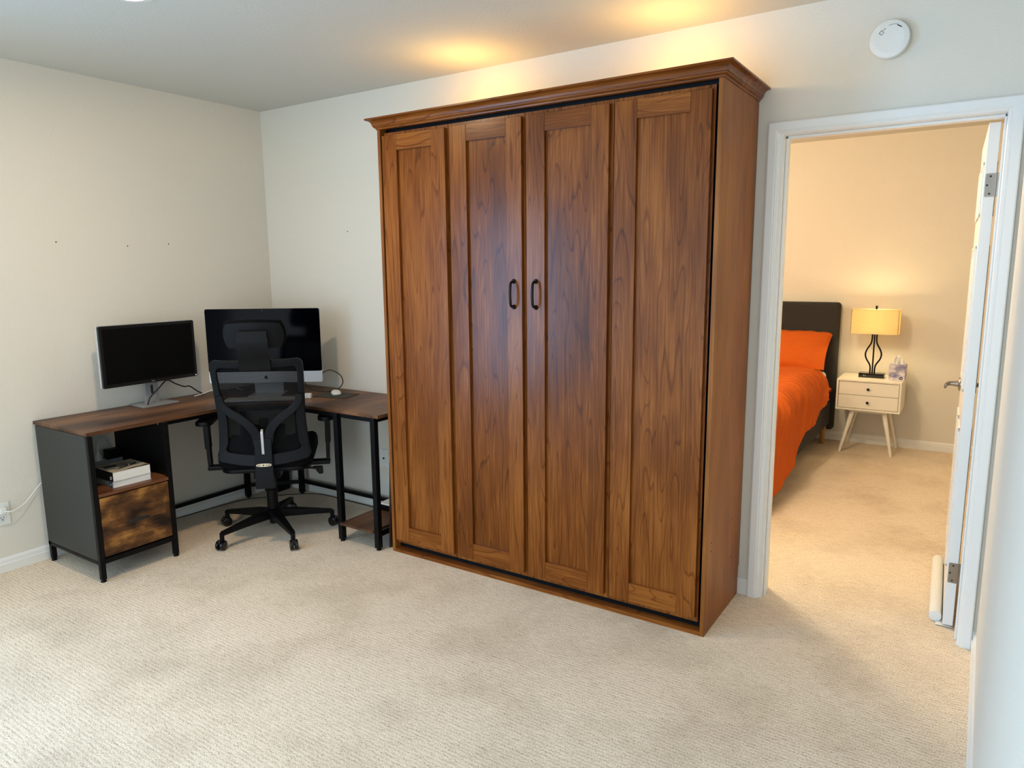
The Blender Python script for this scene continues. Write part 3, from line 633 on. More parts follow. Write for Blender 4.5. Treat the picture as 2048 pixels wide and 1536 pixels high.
ps = thing('power_strip', 'light grey power strip lying at the back of the pedestal shelf', 'power strip', (.085, -1.27, ZS))
bm = bmesh.new(); box(bm, (-.024, -.16, 0), (.024, .155, .042), .006); obj('body', bm, 'grey_plastic', ps)
for y in (-.12, -.06, 0, .06, .12):
    bm = bmesh.new(); box(bm, (-.012, y-.011, .0415), (.012, y+.011, .0425)); obj('socket', bm, 'white_plastic', ps)
bm = bmesh.new(); box(bm, (.062, -1.195, ZS+.0425), (.11, -1.128, ZS+.093), .004); tag(obj('power_adapter', bm, 'black_plastic'), 'black block power adapter plugged into the power strip', 'power adapter')
pg = thing('power_plug', 'white tapered plug standing in the power strip', 'plug', (.085, -1.232, ZS+.0425))
bm = bmesh.new(); lathe(bm, [(0, 0), (.016, 0), (.016, .018), (.009, .032), (.004, .055), (0, .056)], 16); obj('body', bm, 'white_plastic', pg)
bm = bmesh.new(); tube(bm, [(0, 0, .05), (-.005, .005, .08), (-.02, .03, .105), (-.04, .07, .10), (-.055, .10, .05), (-.06, .112, -.02)], .003, 8, 6); obj('cord', bm, 'white_plastic', pg)

# ---------------------------------------------------------------- office chair
chr_ = thing('office_chair', 'black mesh-back office chair with headrest and armrests at the corner desk', 'chair', (.694, -.625, 0), math.radians(134-90))
bx = .012
def hw(z):      # half width of the backrest
    P_ = [(.44, .205), (.48, .232), (.56, .222), (.70, .213), (.80, .218), (.95, .223), (1.02, .222)]
    for (a, u), (b, v) in zip(P_, P_[1:]):
        if z <= b: t = max(0, (z-a)/(b-a)); return u+(v-u)*t
    return P_[-1][1]
def yb(z, s=0):
    P_ = [(.44, -.235), (.52, -.222), (.62, -.228), (.75, -.25), (.9, -.285), (1.02, -.325), (1.25, -.35)]
    for (a, u), (b, v) in zip(P_, P_[1:]):
        if z <= b: t = max(0, (z-a)/(b-a)); y = u+(v-u)*t; break
    else: y = P_[-1][1]
    return y+.9*s*s*.55
def loop(inset, bot, top, rad, n=10, nb=12):
    pts = []
    # bottom centre to right, up, top, left, down
    zb_ = lambda s: .452+bot+.030*(abs(s)/.23)**2
    def corner(cx, cz, a0, a1):
        for k in range(n+1):
            a = math.radians(a0+(a1-a0)*k/n); pts.append((cx+rad*math.cos(a), cz+rad*math.sin(a)))
    wb = hw(.48)-inset(.48); wt = hw(1.0)-inset(1.0)
    for k in range(nb): s = (wb-rad)*k/nb; pts.append((s, zb_(s)))
    corner(wb-rad, zb_(wb-rad)+rad, -90, 0)
    z0 = zb_(wb-rad)+rad; z1 = 1.018-top-rad
    for k in range(1, 16): z = z0+(z1-z0)*k/16; pts.append((hw(z)-inset(z), z))
    corner(wt-rad, z1, 0, 90)
    for k in range(1, nb): pts.append(((wt-rad)*(1-k/nb), 1.018-top-.006*(1-((wt-rad)*(1-k/nb)/wt)**2)))
    half = pts[:]; return half+[(-s, z) for s, z in half[::-1]][0:-1] if False else half+[(0, 1.018-top-.006)]+[(-s, z) for s, z in half[::-1]][:-1]
ins = lambda z: .030 if z > .85 else (.030+.016*min(1, (.85-z)/.15) if z > .6 else .046)
outer = loop(lambda z: 0, 0, 0, .03); inner = loop(ins, .058, .040, .022)
t = bmesh.new(); th = .026
def vv(p, off): return t.verts.new((p[0]+bx, yb(p[1], p[0])+off, p[1]))
rings = [[vv(p, .002) for p in outer], [vv(p, -th) for p in outer], [vv(p, -th) for p in inner], [vv(p, .002) for p in inner]]
n = len(outer)
for k in range(4):
    A, B = rings[k], rings[(k+1) % 4]
    for i in range(n): t.faces.new((A[i], A[(i+1) % n], B[(i+1) % n], B[i]))
bmesh.ops.recalc_face_normals(t, faces=t.faces[:])
bmesh.ops.bevel(t, geom=[e for e in t.edges if e.calc_face_angle(0) > 1.0], offset=.004, segments=2, affect='EDGES', profile=.5)
obj('back_frame', t, 'charcoal_plastic', chr_)
bm = bmesh.new(); NU, NV = 14, 24; g = []
for j in range(NV+1):
    z = .475+(1.0-.475)*j/NV; row = []
    for i in range(NU+1):
        s = -1+2*i/NU; s *= hw(z)-.02; row.append(bm.verts.new((s+bx, yb(z, s)-.006, z)))
    g.append(row)
for j in range(NV):
    for i in range(NU): bm.faces.new((g[j][i], g[j][i+1], g[j+1][i+1], g[j+1][i]))
obj('mesh_back', bm, 'mesh', chr_)
# Y spine
bm = bmesh.new()
for s in (-1, 1):
    P_ = smooth_path([(s*.195, .83), (s*.185, .785), (s*.15, .745), (s*.10, .71), (s*.055, .665), (s*.032, .62), (s*.026, .57)], 6)
    ribbon(bm, [(x+bx, yb(z, x)-.030-.004*math.sin(PI*k/len(P_)), z) for k, (x, z) in enumerate([(p.x, p.y) for p in [Vector((q[0], q[1])) for q in P_]])], [.034+.016*k/len(P_) for k in range(len(P_))], .022, (0, 1, 0), .004)
ribbon(bm, [(bx, -.262, .60), (bx, -.262, .50), (bx, -.268, .42), (bx, -.262, .335)], [.088, .086, .09, .100], .024, (0, 1, 0), .005)
ribbon(bm, [(bx, -.255, .352), (bx, -.16, .345), (0, -.02, .36)], .07, .03, (0, 0, 1), .004)
sp = obj('spine', bm, 'charcoal_plastic', chr_)
bm = bmesh.new(); ribbon(bm, [(bx-.001, -.262, .648), (bx-.001, -.277, .636), (bx, -.2765, .52)], [.012, .014, .013], .004, (0, 1, 0), .0015); obj('chrome_strip', bm, 'silver', sp)
bm = bmesh.new(); prism(bm, [(bx+.038*math.cos(a*PI/16)*1.0, .463+.0085*math.copysign(abs(math.sin(a*PI/16))**.7, math.sin(a*PI/16))) for a in range(32)], -.283, -.277, axis=1, bev=.001)
bd = obj('badge', bm, 'cream', sp)
bm = bmesh.new(); [box(bm, (bx+x-.0025, -.2835, .4605), (bx+x+.0025, -.2828, .4655)) for x in (-.029, -.019, .013, .022, .029)]; prism(bm, [(bx-.008, .459), (bx-.001, .459), (bx+.003, .467), (bx-.003, .467)], -.2838, -.2828, axis=1); obj('badge_marks', bm, 'ink', bd)
bm = bmesh.new()
prism(bm, rrect(.21, .085, .01, 4, bx, .617), -.205, -.19, axis=1, bev=.003); prism(bm, rrect(.045, .05, .006, 4, bx, .67), -.225, -.195, axis=1, bev=.002); obj('lumbar_support', bm, 'charcoal_plastic', chr_)
# headrest
def bent(w, h, r, cz, y0, th_, m, name, par, cz2=0):
    t = bmesh.new(); pts = rrect(w, h, r, 8); A = []; 
    NX, NZ = 16, 8; F = []; Bk = []
    for side, L in ((0, F), (1, Bk)):
        for j in range(NZ+1):
            row = []
            for i in range(NX+1):
                u = -1+2*i/NX; v = -1+2*j/NZ
                # squircle mapping
                x = u*math.sqrt(max(0, 1-.22*v*v)); z = v*math.sqrt(max(0, 1-.22*u*u))
                e = max(abs(u), abs(v)); rnd = (1-e**6)
                yy = y0+(th_*(.5+.5*rnd) if side == 0 else -th_*.15*rnd)+1.6*(x*w/2)**2-.25*(z*h/2)
                row.append(t.verts.new((bx+x*w/2, yy, cz+z*h/2)))
            L.append(row)
    for L in (F, Bk):
        for j in range(NZ):
            for i in range(NX): t.faces.new((L[j][i], L[j][i+1], L[j+1][i+1], L[j+1][i]))
    ed = lambda L: [L[0][i] for i in range(NX)]+[L[j][NX] for j in range(NZ)]+[L[NZ][i] for i in range(NX, 0, -1)]+[L[j][0] for j in range(NZ, 0, -1)]
    a, b = ed(F), ed(Bk)
    for i in range(len(a)): t.faces.new((a[i], a[(i+1) % len(a)], b[(i+1) % len(a)], b[i]))
    bmesh.ops.recalc_face_normals(t, faces=t.faces[:]); return obj(name, t, m, par)
hr = bent(.285, .135, .02, 1.135, -.355, .012, 'charcoal_plastic', 'headrest_shell', chr_)
bent(.30, .150, .02, 1.142, -.338, .045, 'seat_fabric', 'headrest_cushion', hr)
bm = bmesh.new()
ribbon(bm, smooth_path([(bx, yb(.96)-.038, .962), (bx, -.352, 1.01), (bx, -.368, 1.06), (bx, -.376, 1.11), (bx, -.372, 1.16)], 5), [.150]*6+[.150]*6+[.145]*5+[.14]*4, .014, (0, 1, 0), .003)
obj('headrest_bracket', bm, 'black_plastic', hr)
# seat
t = bmesh.new(); ou = rrect(.49, .47, .09, 8, 0, .045); levels = [(.90, .415), (.97, .425), (1.0, .45), (1.0, .49), (.97, .515), (.9, .527), (.6, .532), (.25, .528)]
rings = [[t.verts.new((x*f, .045+(y-.045)*f - (.012 if False else 0), z-(.03*max(0, (y-.2)/.08)**2 if z > .5 and y > .2 else 0))) for x, y in ou] for f, z in levels]
for A, B in zip(rings, rings[1:]):
    for i in range(len(A)): t.faces.new((A[i], A[(i+1) % len(A)], B[(i+1) % len(A)], B[i]))
t.faces.new(rings[0][::-1]); t.faces.new(rings[-1]); bmesh.ops.recalc_face_normals(t, faces=t.faces[:]); obj('seat', t, 'seat_fabric', chr_)
bm = bmesh.new(); prism(bm, rrect(.46, .44, .08, 8, 0, .045), .395, .418, bev=.006); obj('seat_shell', bm, 'black_plastic', chr_)
bm = bmesh.new(); box(bm, (-.07, -.13, .345), (.07, .12, .397), .008); mech = obj('mechanism', bm, 'black_metal', chr_)
bm = bmesh.new(); ribbon(bm, smooth_path([(.06, .0, .36), (.14, .0, .362), (.21, .0, .36), (.24, 0, .355)], 4), .012, .010, (0, 0, 1), .002); prism(bm, [(.225, .366), (.28, .366), (.282, .325), (.262, .322), (.250, .335), (.242, .352), (.225, .356)], -.012, .012, axis=1, bev=.003); obj('tilt_lever', bm, 'black_plastic', mech)
for s in (-1, 1):
    bm = bmesh.new(); prism(bm, [(s*.268+a*.085*s*0+a, b) for a, b in rrect(.085, .25, .035, 6, s*.046, .03)], .640, .664, bev=.006)
    ar = obj('armrest_pad', bm, 'black_plastic', chr_)
    bm = bmesh.new(); ribbon(bm, [(s*.318, .01, .645), (s*.316, .01, .50)], [.055, .055], .028, (1, 0, 0), .004)
    ribbon(bm, [(s*.315, .01, .51), (s*.312, .01, .405)], [.045, .045], .02, (1, 0, 0), .003)
    ribbon(bm, smooth_path([(s*.312, .01, .42), (s*.31, .01, .398), (s*.29, .01, .388), (s*.16, .01, .388)], 5), .05, .024, (0, 0, 1) if False else (0, 1, 0), .004) if False else None
    box(bm, (min(s*.323, s*.15), -.018, .378), (max(s*.323, s*.15), .038, .402), .006)
    obj('armrest_post', bm, 'black_plastic', ar)
bm = bmesh.new(); lathe(bm, [(0, .055), (.020, .055), (.022, .06), (.024, .14), (.030, .15), (.030, .25), (.025, .255), (.025, .35), (0, .35)], 24); obj('gas_lift', bm, 'black_metal', chr_)
bm = bmesh.new(); lathe(bm, [(0, .085), (.04, .085), (.046, .10), (.044, .135), (.032, .142), (0, .142)], 24)
angs = [-93-44+72*k for k in range(5)]
for a in angs:
    a = math.radians(a); d = Vector((math.cos(a), math.sin(a), 0))
    ribbon(bm, [d*.03+Vector((0, 0, .112)), d*.10+Vector((0, 0, .110)), d*.22+Vector((0, 0, .099)), d*.318+Vector((0, 0, .088))], [.05, .046, .034, .026], [.045, .042, .03, .022], (0, 0, 1), .004)
    tube(bm, [d*.318+Vector((0, 0, .092)), d*.318+Vector((0, 0, .055))], .012, 12)
bs = obj('star_base', bm, 'black_plastic', chr_)
for k, a in enumerate(angs):
    a = math.radians(a); c = Vector((math.cos(a), math.sin(a), 0))*.325
    ca = math.radians(-44+20+k*37)
    bm = bmesh.new()
    for s in (-1, 1):
        lathe(bm, [(0, 0), (.020, 0), (.0265, .003), (.0275, .009), (.0265, .016), (.019, .019), (0, .019)], 24, T((c.x, c.y, .028), ca) @ T((s*.003, 0, 0), 0, 0, s*PI/2))
    box(bm, (-.010, -.018, .028), (.010, .018, .060), .004, T((c.x, c.y, 0), ca)); obj('caster', bm, 'gloss_black', bs)

# ---------------------------------------------------------------- things under / beside the desk
sb = thing('black_box', 'narrow black box standing on carpet in room corner under the desk', 'box', (.075, -.115, 0), 0)
bm = bmesh.new(); box(bm, (-.05, -.06, .0), (.05, .07, .32), .006); obj('case', bm, 'black_plastic', sb)
bm = bmesh.new(); box(bm, (-.042, -.0615, .02), (.042, -.059, .30), .001); obj('front_panel', bm, 'gloss_black', sb)
bm = bmesh.new(); prism(bm, [(0, 0), (.011, 0), (.036, .465), (.025, .467)], -.45, -.02, axis=1, bev=.0012, mat=T((1.398, 0, 0)))
lp = tag(obj('leaning_board', bm, 'dark_panel'), 'thin dark brown board leaning on the left side of the cabinet', 'board')
rt = thing('network_router', 'flat black router with white top on low desk shelf beside cabinet', 'router', (1.25, -.19, .110))
bm = bmesh.new(); box(bm, (-.10, -.08, 0), (.10, .08, .032), .006); obj('body', bm, 'black_plastic', rt)
bm = bmesh.new(); box(bm, (-.095, -.075, .032), (.095, .075, .040), .003); obj('top_cover', bm, 'white_plastic', rt)

# outlets
def plate(name, label, loc, rz, kind):
    t = thing(name, label, 'wall outlet', loc, rz)     # local -y faces the room
    bm = bmesh.new(); prism(bm, rrect(.070, .113, .004), 0, .005, axis=1, bev=.0015, mat=Matrix.Translation((0, -.005, 0))); obj('cover_plate', bm, 'white_plastic', t)
    bm = bmesh.new()
    if kind == 'duplex':
        prism(bm, rrect(.034, .068, .003), -.0065, -.004, axis=1, bev=.0008); o = obj('receptacle', bm, 'white_plastic', t)
        bm = bmesh.new(); [box(bm, (x-.001, -.0068, z-.005), (x+.001, -.006, z+.005)) for x in (-.006, .006) for z in (-.018,)]; box(bm, (-.003, -.0068, -.031), (.003, -.006, -.026)); obj('slots', bm, 'ink', o)
    else:
        prism(bm, rrect(.034, .066, .003), -.0065, -.004, axis=1, bev=.0008); o = obj('insert', bm, 'white_plastic', t)
        bm = bmesh.new(); lathe(bm, [(0, 0), (.006, 0), (.006, .006), (.003, .006), (0, .005)], 14, T((0, -.006, 0), 0, PI/2)); obj('jack', bm, 'ink', o)
        for z in (-.048, .048): bm = bmesh.new(); lathe(bm, [(0, 0), (.003, 0), (.003, .0006), (0, .0006)], 10, T((0, -.005, z), 0, PI/2)); obj('plate_screw', bm, 'grey_plastic', t)
    return t
plate('wall_outlet', 'white wall outlet low on left wall with a cord plugged in', (0, -1.670, .290), PI/2, 'duplex')
plate('jack_plate', 'white jack plate low on back wall between desk leg and cabinet', (.958, 0, .320), 0, 'jack')
pc = thing('power_cord', 'white plug with its cord running from left wall outlet to desk', 'charger', (0, -1.670, .31))  # plain power cord and plug, no charger unit
bm = bmesh.new(); box(bm, (.007, -.014, -.014), (.034, .014, .014), .004); obj('plug', bm, 'white_plastic', pc)
bm = bmesh.new(); tube(bm, [(.03, .0, 0), (.05, .03, -.004), (.045, .09, .02), (.03, .16, .08), (.025, .22, .125), (.03, .28, .14)], .0028, 8, 8); obj('cord', bm, 'white_plastic', pc)

def cable(name, label, pts, r, m, sm=8):
    bm = bmesh.new(); tube(bm, pts, r, 8, sm); return tag(obj(name, bm, m), label, 'cable')
z0 = TZ+.003
cable('monitor_cable', 'black cable from under the left monitor, trailing over the desk', [(.16, -.985, TZ+.012), (.15, -.96, TZ+.05), (.135, -.90, TZ+.09), (.12, -.84, TZ+.125), (.12, -.79, TZ+.098), (.12, -.74, TZ+.075), (.11, -.70, TZ+.07), (.09, -.64, TZ+.03), (.06, -.585, z0)], .0038, 'ink')
cable('white_cable', 'white cable lying on the desk between the two screens', [(.085, -.66, z0), (.10, -.60, TZ+.014), (.12, -.54, TZ+.035), (.14, -.48, TZ+.045), (.17, -.42, TZ+.02), (.18, -.40, z0)], .0025, 'white_plastic')
cable('looped_cable', 'thin black cable looping beside the right edge of the computer', [(.66, -.20, TZ+.12), (.70, -.165, TZ+.14), (.745, -.13, TZ+.11), (.755, -.12, TZ+.06), (.71, -.14, TZ+.015), (.63, -.20, TZ+.012), (.59, -.24, TZ+.035), (.575, -.26, TZ+.085)], .003, 'ink')
cable('floor_cable', 'thin black cable running along the baseboard behind the desk', [(.03, -1.10, .004), (.035, -.9, .01), (.03, -.7, .003), (.05, -.5, .006), (.07, -.36, .003), (.15, -.25, .003), (.24, -.13, .003), (.4, -.03, .004), (.7, -.025, .003), (1.0, -.03, .003), (1.2, -.04, .003)], .0028, 'ink')
cable('hanging_cord', 'grey cord hanging down behind the desk right of the pedestal', [(.02, -.96, .70), (.02, -.97, .55), (.018, -.98, .42), (.018, -1.02, .30), (.02, -1.08, .22)], .003, 'grey_plastic')

# ---------------------------------------------------------------- smoke detector and ceiling downlight
sd = thing('smoke_detector', 'round white smoke detector on wall above the doorway', 'smoke detector', (3.557, 0, 2.258))
bm = bmesh.new(); lathe(bm, [(0, 0), (.064, 0), (.066, .004), (.066, .012), (.062, .014)], 48, T((0, 0, 0), 0, PI/2)); obj('base', bm, 'white_plastic', sd)
bm = bmesh.new(); lathe(bm, [(.060, .010), (.067, .014), (.068, .022), (.064, .030), (.050, .034), (.048, .0335), (.0, .035)], 48, T((0, 0, 0), 0, PI/2)); cvd = obj('cover', bm, 'white_plastic', sd)
bm = bmesh.new()
def mk(x0, z0_, x1_, z1_, w_): ribbon(bm, [(x0, -.0347, z0_), (x1_, -.0347, z1_)], w_, .0008, (0, 1, 0))
q = [(-.033, .016), (-.024, .024), (-.018, .016), (-.027, .008)]
q = [(-.034, .022), (-.026, .031), (-.018, .024), (-.026, .015)]
for a, b in zip(q, q[1:]+q[:1]): mk(a[0], a[1], b[0], b[1], .0012)
mk(-.020, .032, -.013, .036, .0014); mk(-.004, .044, .012, .047, .0009); mk(.012, .047, .026, .044, .0009); mk(.024, .042, .038, .033, .003)
obj('printed_marks', bm, 'ink', cvd)
dl = thing('recessed_downlight', 'lit round recessed ceiling light at the top left edge', 'ceiling light', (1.26, -1.53, H))
bm = bmesh.new(); lathe(bm, [(.062, -.001), (.062, -.006), (.084, -.004), (.085, 0), (.062, 0)], 40); obj('trim_ring', bm, 'white_plastic', dl)
bm = bmesh.new(); lathe(bm, [(0, -.002), (.062, -.002), (.062, -.001), (0, -.001)], 40); obj('diffuser', bm, 'lamp_on', dl)

# ---------------------------------------------------------------- bedroom
bed = thing('bed', 'upholstered dark grey bed with buttoned headboard seen through doorway', 'bed', (2.0, 2.2, 0))
BO = Vector((2.0, 2.2, 0))
def bobj(name, bm, m, parent=None, **k): bm.transform(Matrix.Translation(-BO)); return obj(name, bm, m, parent or bed, **k)
HX1, HX0 = 2.962, 1.24
bm = bmesh.new(); box(bm, (HX0, 3.185, .10), (HX1, 3.275, 1.152), .028, seg=4)
hbm = bobj('headboard', bm, 'grey_fabric')
bm = bmesh.new()
for x in (1.55, 1.83, 2.11, 2.39, 2.675):
    for z in (.72, .915):
        bm = bmesh.new(); lathe(bm, [(0, -.002), (.012, 0), (.011, .004), (.006, .007), (0, .008)], 14, T((x, 3.187, z), 0, PI/2)); bobj('button', bm, 'grey_fabric', hbm)
bm = bmesh.new(); box(bm, (2.86, 1.13, .15), (2.935, 3.19, .375), .018, seg=3); box(bm, (1.26, 1.13, .15), (1.33, 3.19, .375), .018, seg=3); box(bm, (1.26, 1.12, .15), (2.935, 1.19, .375), .018, seg=3); box(bm, (1.3, 1.15, .28), (2.9, 3.18, .33)); bobj('side_rails', bm, 'grey_fabric')
for x, y in ((2.90, 3.10), (2.88, 1.2), (1.31, 3.10), (1.31, 1.2)):
    bm = bmesh.new(); lathe(bm, [(0, 0), (.017, 0), (.026, .155), (0, .155)], 18, T((x, y, 0))); bobj('leg', bm, 'leg_wood')
bm = bmesh.new(); box(bm, (1.31, 1.17, .33), (2.895, 3.18, .59), .035, seg=4); bobj('mattress', bm, 'white_fabric')
# duvet
def interp(P_, y):
    if y <= P_[0][0]: return P_[0][1]
    for (a, u), (b, v) in zip(P_, P_[1:]):
        if y <= b: return u+(v-u)*(y-a)/(b-a)
    return P_[-1][1]
hem = [(1.10, .06), (1.25, .085), (1.5, .15), (1.78, .24), (2.0, .315), (2.4, .36), (2.75, .42), (3.02, .49), (3.06, .50)]
bm = bmesh.new(); NY, NX = 150, 110; g = []
for j in range(NY+1):
    y = 1.06+(3.04-1.06)*j/NY; row = []
    zt_ = .645-.03*max(0, (y-2.9)/.14)**2
    hz = interp(hem, y)+.012*noise.noise(Vector((y*4, 2, 5)))
    # arc-length path: flat, rounded corner, drop
    flat = 2.80-1.24; rad = .14; arc = rad*PI/2; drop = max(.01, zt_-rad-hz)
    tot = flat+arc+drop
    for i in range(NX+1):
        u = i/NX; u = 1-(1-u)**1.6; s = u*tot
        if s < flat: x, z, nx, nz = 1.24+s, zt_, 0, 1
        elif s < flat+arc: a = (s-flat)/rad; x, z, nx, nz = 2.80+rad*math.sin(a), zt_-rad+rad*math.cos(a), math.sin(a), math.cos(a)
        else: d = s-flat-arc; x, z, nx, nz = 2.94+.02*(d/drop), zt_-rad-d, 1, 0
        # wrinkles: fan diagonally from the top towards the hem
        q = (x+1.1*y*0, y, z); dd = max(0, s-flat+.5)
        ph = y+.55*(s-flat)*(1 if s > flat else .6)
        f1 = 1-abs(noise.noise(Vector((ph*4.3, s*1.2, 3.1))))*2; f2 = 1-abs(noise.noise(Vector((ph*15, s*2.6, 7.7))))*2
        wv = (.020-.010*min(1, max(0, s-flat-arc)/.2))*(f1-.5)*(.5+.5*noise.noise(Vector((y*2.5, s*2.5, 11)))) + .005*(f2-.5) + .012*noise.fractal(Vector((x*4, y*4, z*4)), 1.0, 2.0, 3)
        amp = .45+.9*min(1, dd/.5)
        puff = .022*noise.noise(Vector((x*2.2, y*2.2, 1.3)))
        fl = .012*max(0, (d/drop if s > flat+arc else 0))*max(0, noise.noise(Vector((y*3.5, 0, 0)))+.2)
        hx_ = nx*(wv*amp+puff+fl); hz_ = nz*(wv*amp+puff)
        row.append(bm.verts.new((x+hx_+.012, y+.02*noise.noise(Vector((x*5, 0, 9))) if j in (0, NY) else y, z+hz_)))
    g.append(row)
for j in range(NY):
    for i in range(NX): bm.faces.new((g[j][i], g[j][i+1], g[j+1][i+1], g[j+1][i]))
dv = obj('duvet', bm, 'orange'); tag(dv, 'rumpled orange duvet draped over the bed to the floor', 'duvet')
md = dv.modifiers.new('thick', 'SOLIDIFY'); md.thickness = .028; md.offset = -1
# pillow
def pillow(cx, label):
    bm = bmesh.new(); NX, NZ = 44, 26; w_, h_, th = .70, .44, .15
    sides = []
    for sgn in (1, -1):
        L = []
        for j in range(NZ+1):
            row = []
            for i in range(NX+1):
                u, v = -1+2*i/NX, -1+2*j/NZ
                pin_ = 1-.05*(1-v*v)*abs(u)**3; x = u*w_/2*(1-.045*(1-v*v)*abs(u)); z = v*h_/2*(1-.06*(1-u*u)*abs(v))
                t_ = th/2*((1-abs(u)**2.6)*(1-abs(v)**2.4))**.55
                wr = .010*noise.noise(Vector((u*5+2, v*13, sgn)))*(1-abs(u)**4) + .008*noise.noise(Vector((u*14, v*5, 4+sgn)))*(abs(u)**2)
                row.append(bm.verts.new((x, sgn*(t_+wr*(1 if t_ > .01 else 0)), z)))
            L.append(row)
        sides.append(L)
    for L in sides:
        for j in range(NZ):
            for i in range(NX): bm.faces.new((L[j][i], L[j][i+1], L[j+1][i+1], L[j+1][i]))
    bmesh.ops.remove_doubles(bm, verts=bm.verts[:], dist=.0015); bmesh.ops.recalc_face_normals(bm, faces=bm.faces[:])
    bm.transform(T((cx, 3.04, .775), 0, math.radians(-52)))
    return tag(obj('pillow', bm, 'orange'), label, 'pillow')
pillow(2.572, 'orange pillow leaning against the dark headboard')

ns = thing('nightstand', 'white two-drawer nightstand on splayed legs beside the bed', 'nightstand', (3.24, 3.07, 0))
NO = Vector((3.24, 3.07, 0))
def nobj(name, bm, m, parent=None, **k): bm.transform(Matrix.Translation(-NO)); return obj(name, bm, m, parent or ns, **k)
nx0, nx1, ny0, ny1, nz0, nz1 = 3.016, 3.464, 2.895, 3.27, .338, .577
bm = bmesh.new()
box(bm, (nx0, ny0, nz1-.014), (nx1, ny1, nz1), .002); box(bm, (nx0, ny0, nz0), (nx1, ny1, nz0+.014), .002); box(bm, (nx0, ny0, nz0+.012), (nx0+.014, ny1, nz1-.012), .002); box(bm, (nx1-.014, ny0, nz0+.012), (nx1, ny1, nz1-.012), .002); box(bm, (nx0+.01, ny1-.01, nz0+.01), (nx1-.01, ny1-.002, nz1-.01))
nobj('body', bm, 'white_paint')
for z0_, z1_ in ((nz0+.017, .4565), (.4595, nz1-.017)):
    bm = bmesh.new(); box(bm, (nx0+.017, ny0+.008, z0_), (nx1-.017, ny0+.024, z1_), .0012); box(bm, (nx0+.03, ny0+.02, z0_+.005), (nx1-.03, ny1-.03, z0_+.012)); d = nobj('drawer', bm, 'white_paint')
    bm = bmesh.new(); lathe(bm, [(0, 0), (.005, 0), (.005, .010), (.010, .014), (.0105, .019), (.008, .023), (0, .024)], 18, T((3.24, ny0+.009, (z0_+z1_)/2), 0, PI/2)); nobj('knob', bm, 'bronze', d)
for (fx, fy), (tx, ty) in (((3.062, 2.905), (3.135, 2.955)), ((3.424, 2.905), (3.352, 2.955)), ((3.429, 3.245), (3.352, 3.20)), ((3.062, 3.245), (3.135, 3.20))):
    bm = bmesh.new(); tube(bm, [(fx, fy, 0), (fx+(tx-fx)*.5, fy+(ty-fy)*.5, .17), (tx, ty, .335)], [.0095, .0145, .019], 18); nobj('leg', bm, 'white_paint')
bm = bmesh.new(); box(bm, (3.11, 2.935, .318), (3.375, 2.975, .339), .003); box(bm, (3.11, 3.18, .318), (3.375, 3.22, .339), .003); nobj('leg_brace', bm, 'white_paint')

lm = thing('table_lamp', 'lit table lamp with rectangular cream shade and curved black rods on nightstand', 'lamp', (3.235, 3.10, nz1))
bm = bmesh.new(); box(bm, (-.09, -.045, 0), (.09, .045, .036), .002); lb = obj('base', bm, 'gloss_black', lm)
for x in (-.054, -.042): bm = bmesh.new(); box(bm, (x-.003, -.0458, .012), (x+.003, -.0445, .022)); obj('usb_port', bm, 'grey_plastic', lb)
for s in (-1, 1):
    bm = bmesh.new(); tube(bm, [(s*.016, 0, .03), (s*.016, 0, .07), (s*.022, 0, .10), (s*.048, 0, .145), (s*.056, 0, .18), (s*.048, 0, .215), (s*.022, 0, .265), (s*.016, 0, .30), (s*.016, 0, .345)], .0058, 12, 8); obj('rod', bm, 'black_metal', lm)
bm = bmesh.new(); tube(bm, [(0, 0, .03), (0, 0, .40)], .0055, 12); obj('rod', bm, 'black_metal', lm)
bm = bmesh.new(); tube(bm, [(0, 0, .49), (0, 0, .545)], .003, 10); box(bm, (-.008, -.006, .535), (.008, .006, .56), .001); obj('finial', bm, 'black_metal', lm)
bm = bmesh.new(); sw, sdp, z0_, z1_ = .165, .075, .345, .532
for a, b in (((-sw, -sdp), (sw, -sdp+.002)), ((-sw, sdp-.002), (sw, sdp)), ((-sw, -sdp), (-sw+.002, sdp)), ((sw-.002, -sdp), (sw, sdp))): box(bm, (a[0], a[1], z0_), (b[0], b[1], z1_))
sh = obj('lamp_shade', bm, 'shade', lm, smooth=False)
bm = bmesh.new()
for z in (z0_, z1_):
    P_ = [(-sw, -sdp, z), (sw, -sdp, z), (sw, sdp, z), (-sw, sdp, z), (-sw, -sdp, z)]
    for a, b in zip(P_, P_[1:]): tube(bm, [a, b], .0015, 6)
tube(bm, [(-sw, 0, z1_-.006), (sw, 0, z1_-.006)], .0015, 6); obj('shade_trim', bm, 'cream', sh)
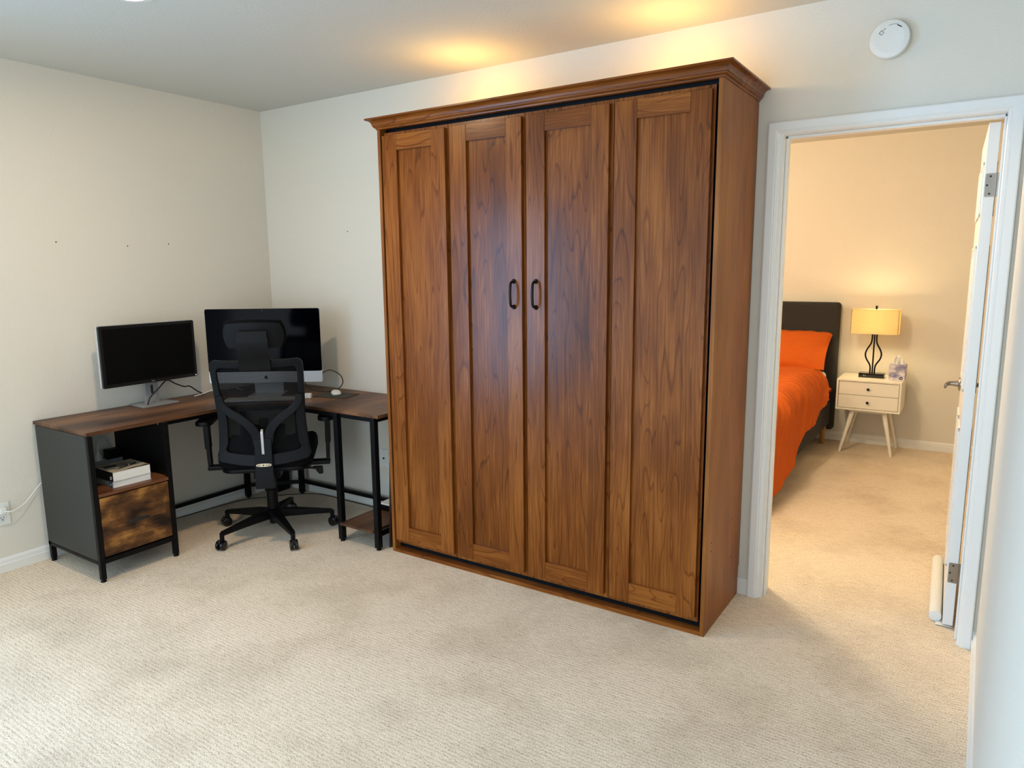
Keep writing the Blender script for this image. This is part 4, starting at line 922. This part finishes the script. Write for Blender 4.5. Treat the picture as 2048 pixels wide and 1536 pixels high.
bm = bmesh.new(); lathe(bm, [(0, .395), (.012, .397), (.014, .412), (.017, .43), (.017, .452), (.010, .466), (0, .469)], 18); obj('bulb', bm, emis('bulb_glass', (1, .75, .4, 1), 3), lm)

tb = thing('tissue_box', 'square tissue box with cloudy grey print and navy oval logo on nightstand', 'tissue box', (3.418, 3.055, nz1), -.05)
bm = bmesh.new(); box(bm, (-.054, -.054, 0), (.054, .054, .122), .001); obj('carton', bm, 'tissue', tb)
bm = bmesh.new(); lathe(bm, [(0, 0), (.012, 0), (.012, .0006), (0, .0006)], 24, T((.030, -.054, .020), 0, PI/2) @ Matrix.Diagonal((1.15, 1, 1, 1))); lg = obj('logo', bm, 'navy', tb)
bm = bmesh.new(); box(bm, (.021, -.0552, .0195), (.039, -.0545, .0225)); box(bm, (.027, -.0552, .013), (.034, -.0545, .0155)); obj('logo_lettering', bm, 'paper', lg)
bm = bmesh.new(); NX, NZ = 16, 12; g = []
for j in range(NZ+1):
    v = j/NZ; row = []
    for i in range(NX+1):
        u = -1+2*i/NX; wdt = .030+.022*v-.020*max(0, v-.6)*2.2
        row.append(bm.verts.new((u*wdt+.012*v*v-.005+.006*math.sin(3*v), .014*math.sin(u*4+v*3)*(1-.3*v)+.006*math.sin(u*9), .115+v*.075-.055*max(0, u)*v*v-.012*max(0, -u)*v)))
    g.append(row)
for j in range(NZ):
    for i in range(NX): bm.faces.new((g[j][i], g[j][i+1], g[j+1][i+1], g[j+1][i]))
ts = obj('tissue', bm, 'paper', tb); md = ts.modifiers.new('thick', 'SOLIDIFY'); md.thickness = .001

# draught stopper along the door bottom
ds = thing('draught_stopper', 'white fabric draught stopper roll along the bottom of the open door', 'draught stopper', (3.921, .128, 0), math.radians(1.9))
bm = bmesh.new(); tube(bm, [(-.0625, .03, .024), (-.0625, .035, .024), (-.0625, .35, .0235), (-.0625, .70, .024), (-.0625, .705, .024)], [.010, .0225, .0235, .0225, .010], 20); obj('roll', bm, 'white_fabric', ds)
bm = bmesh.new(); box(bm, (-.06, .001, .003), (-.002, .72, .006), .001); obj('under_door_strip', bm, 'white_fabric', ds)
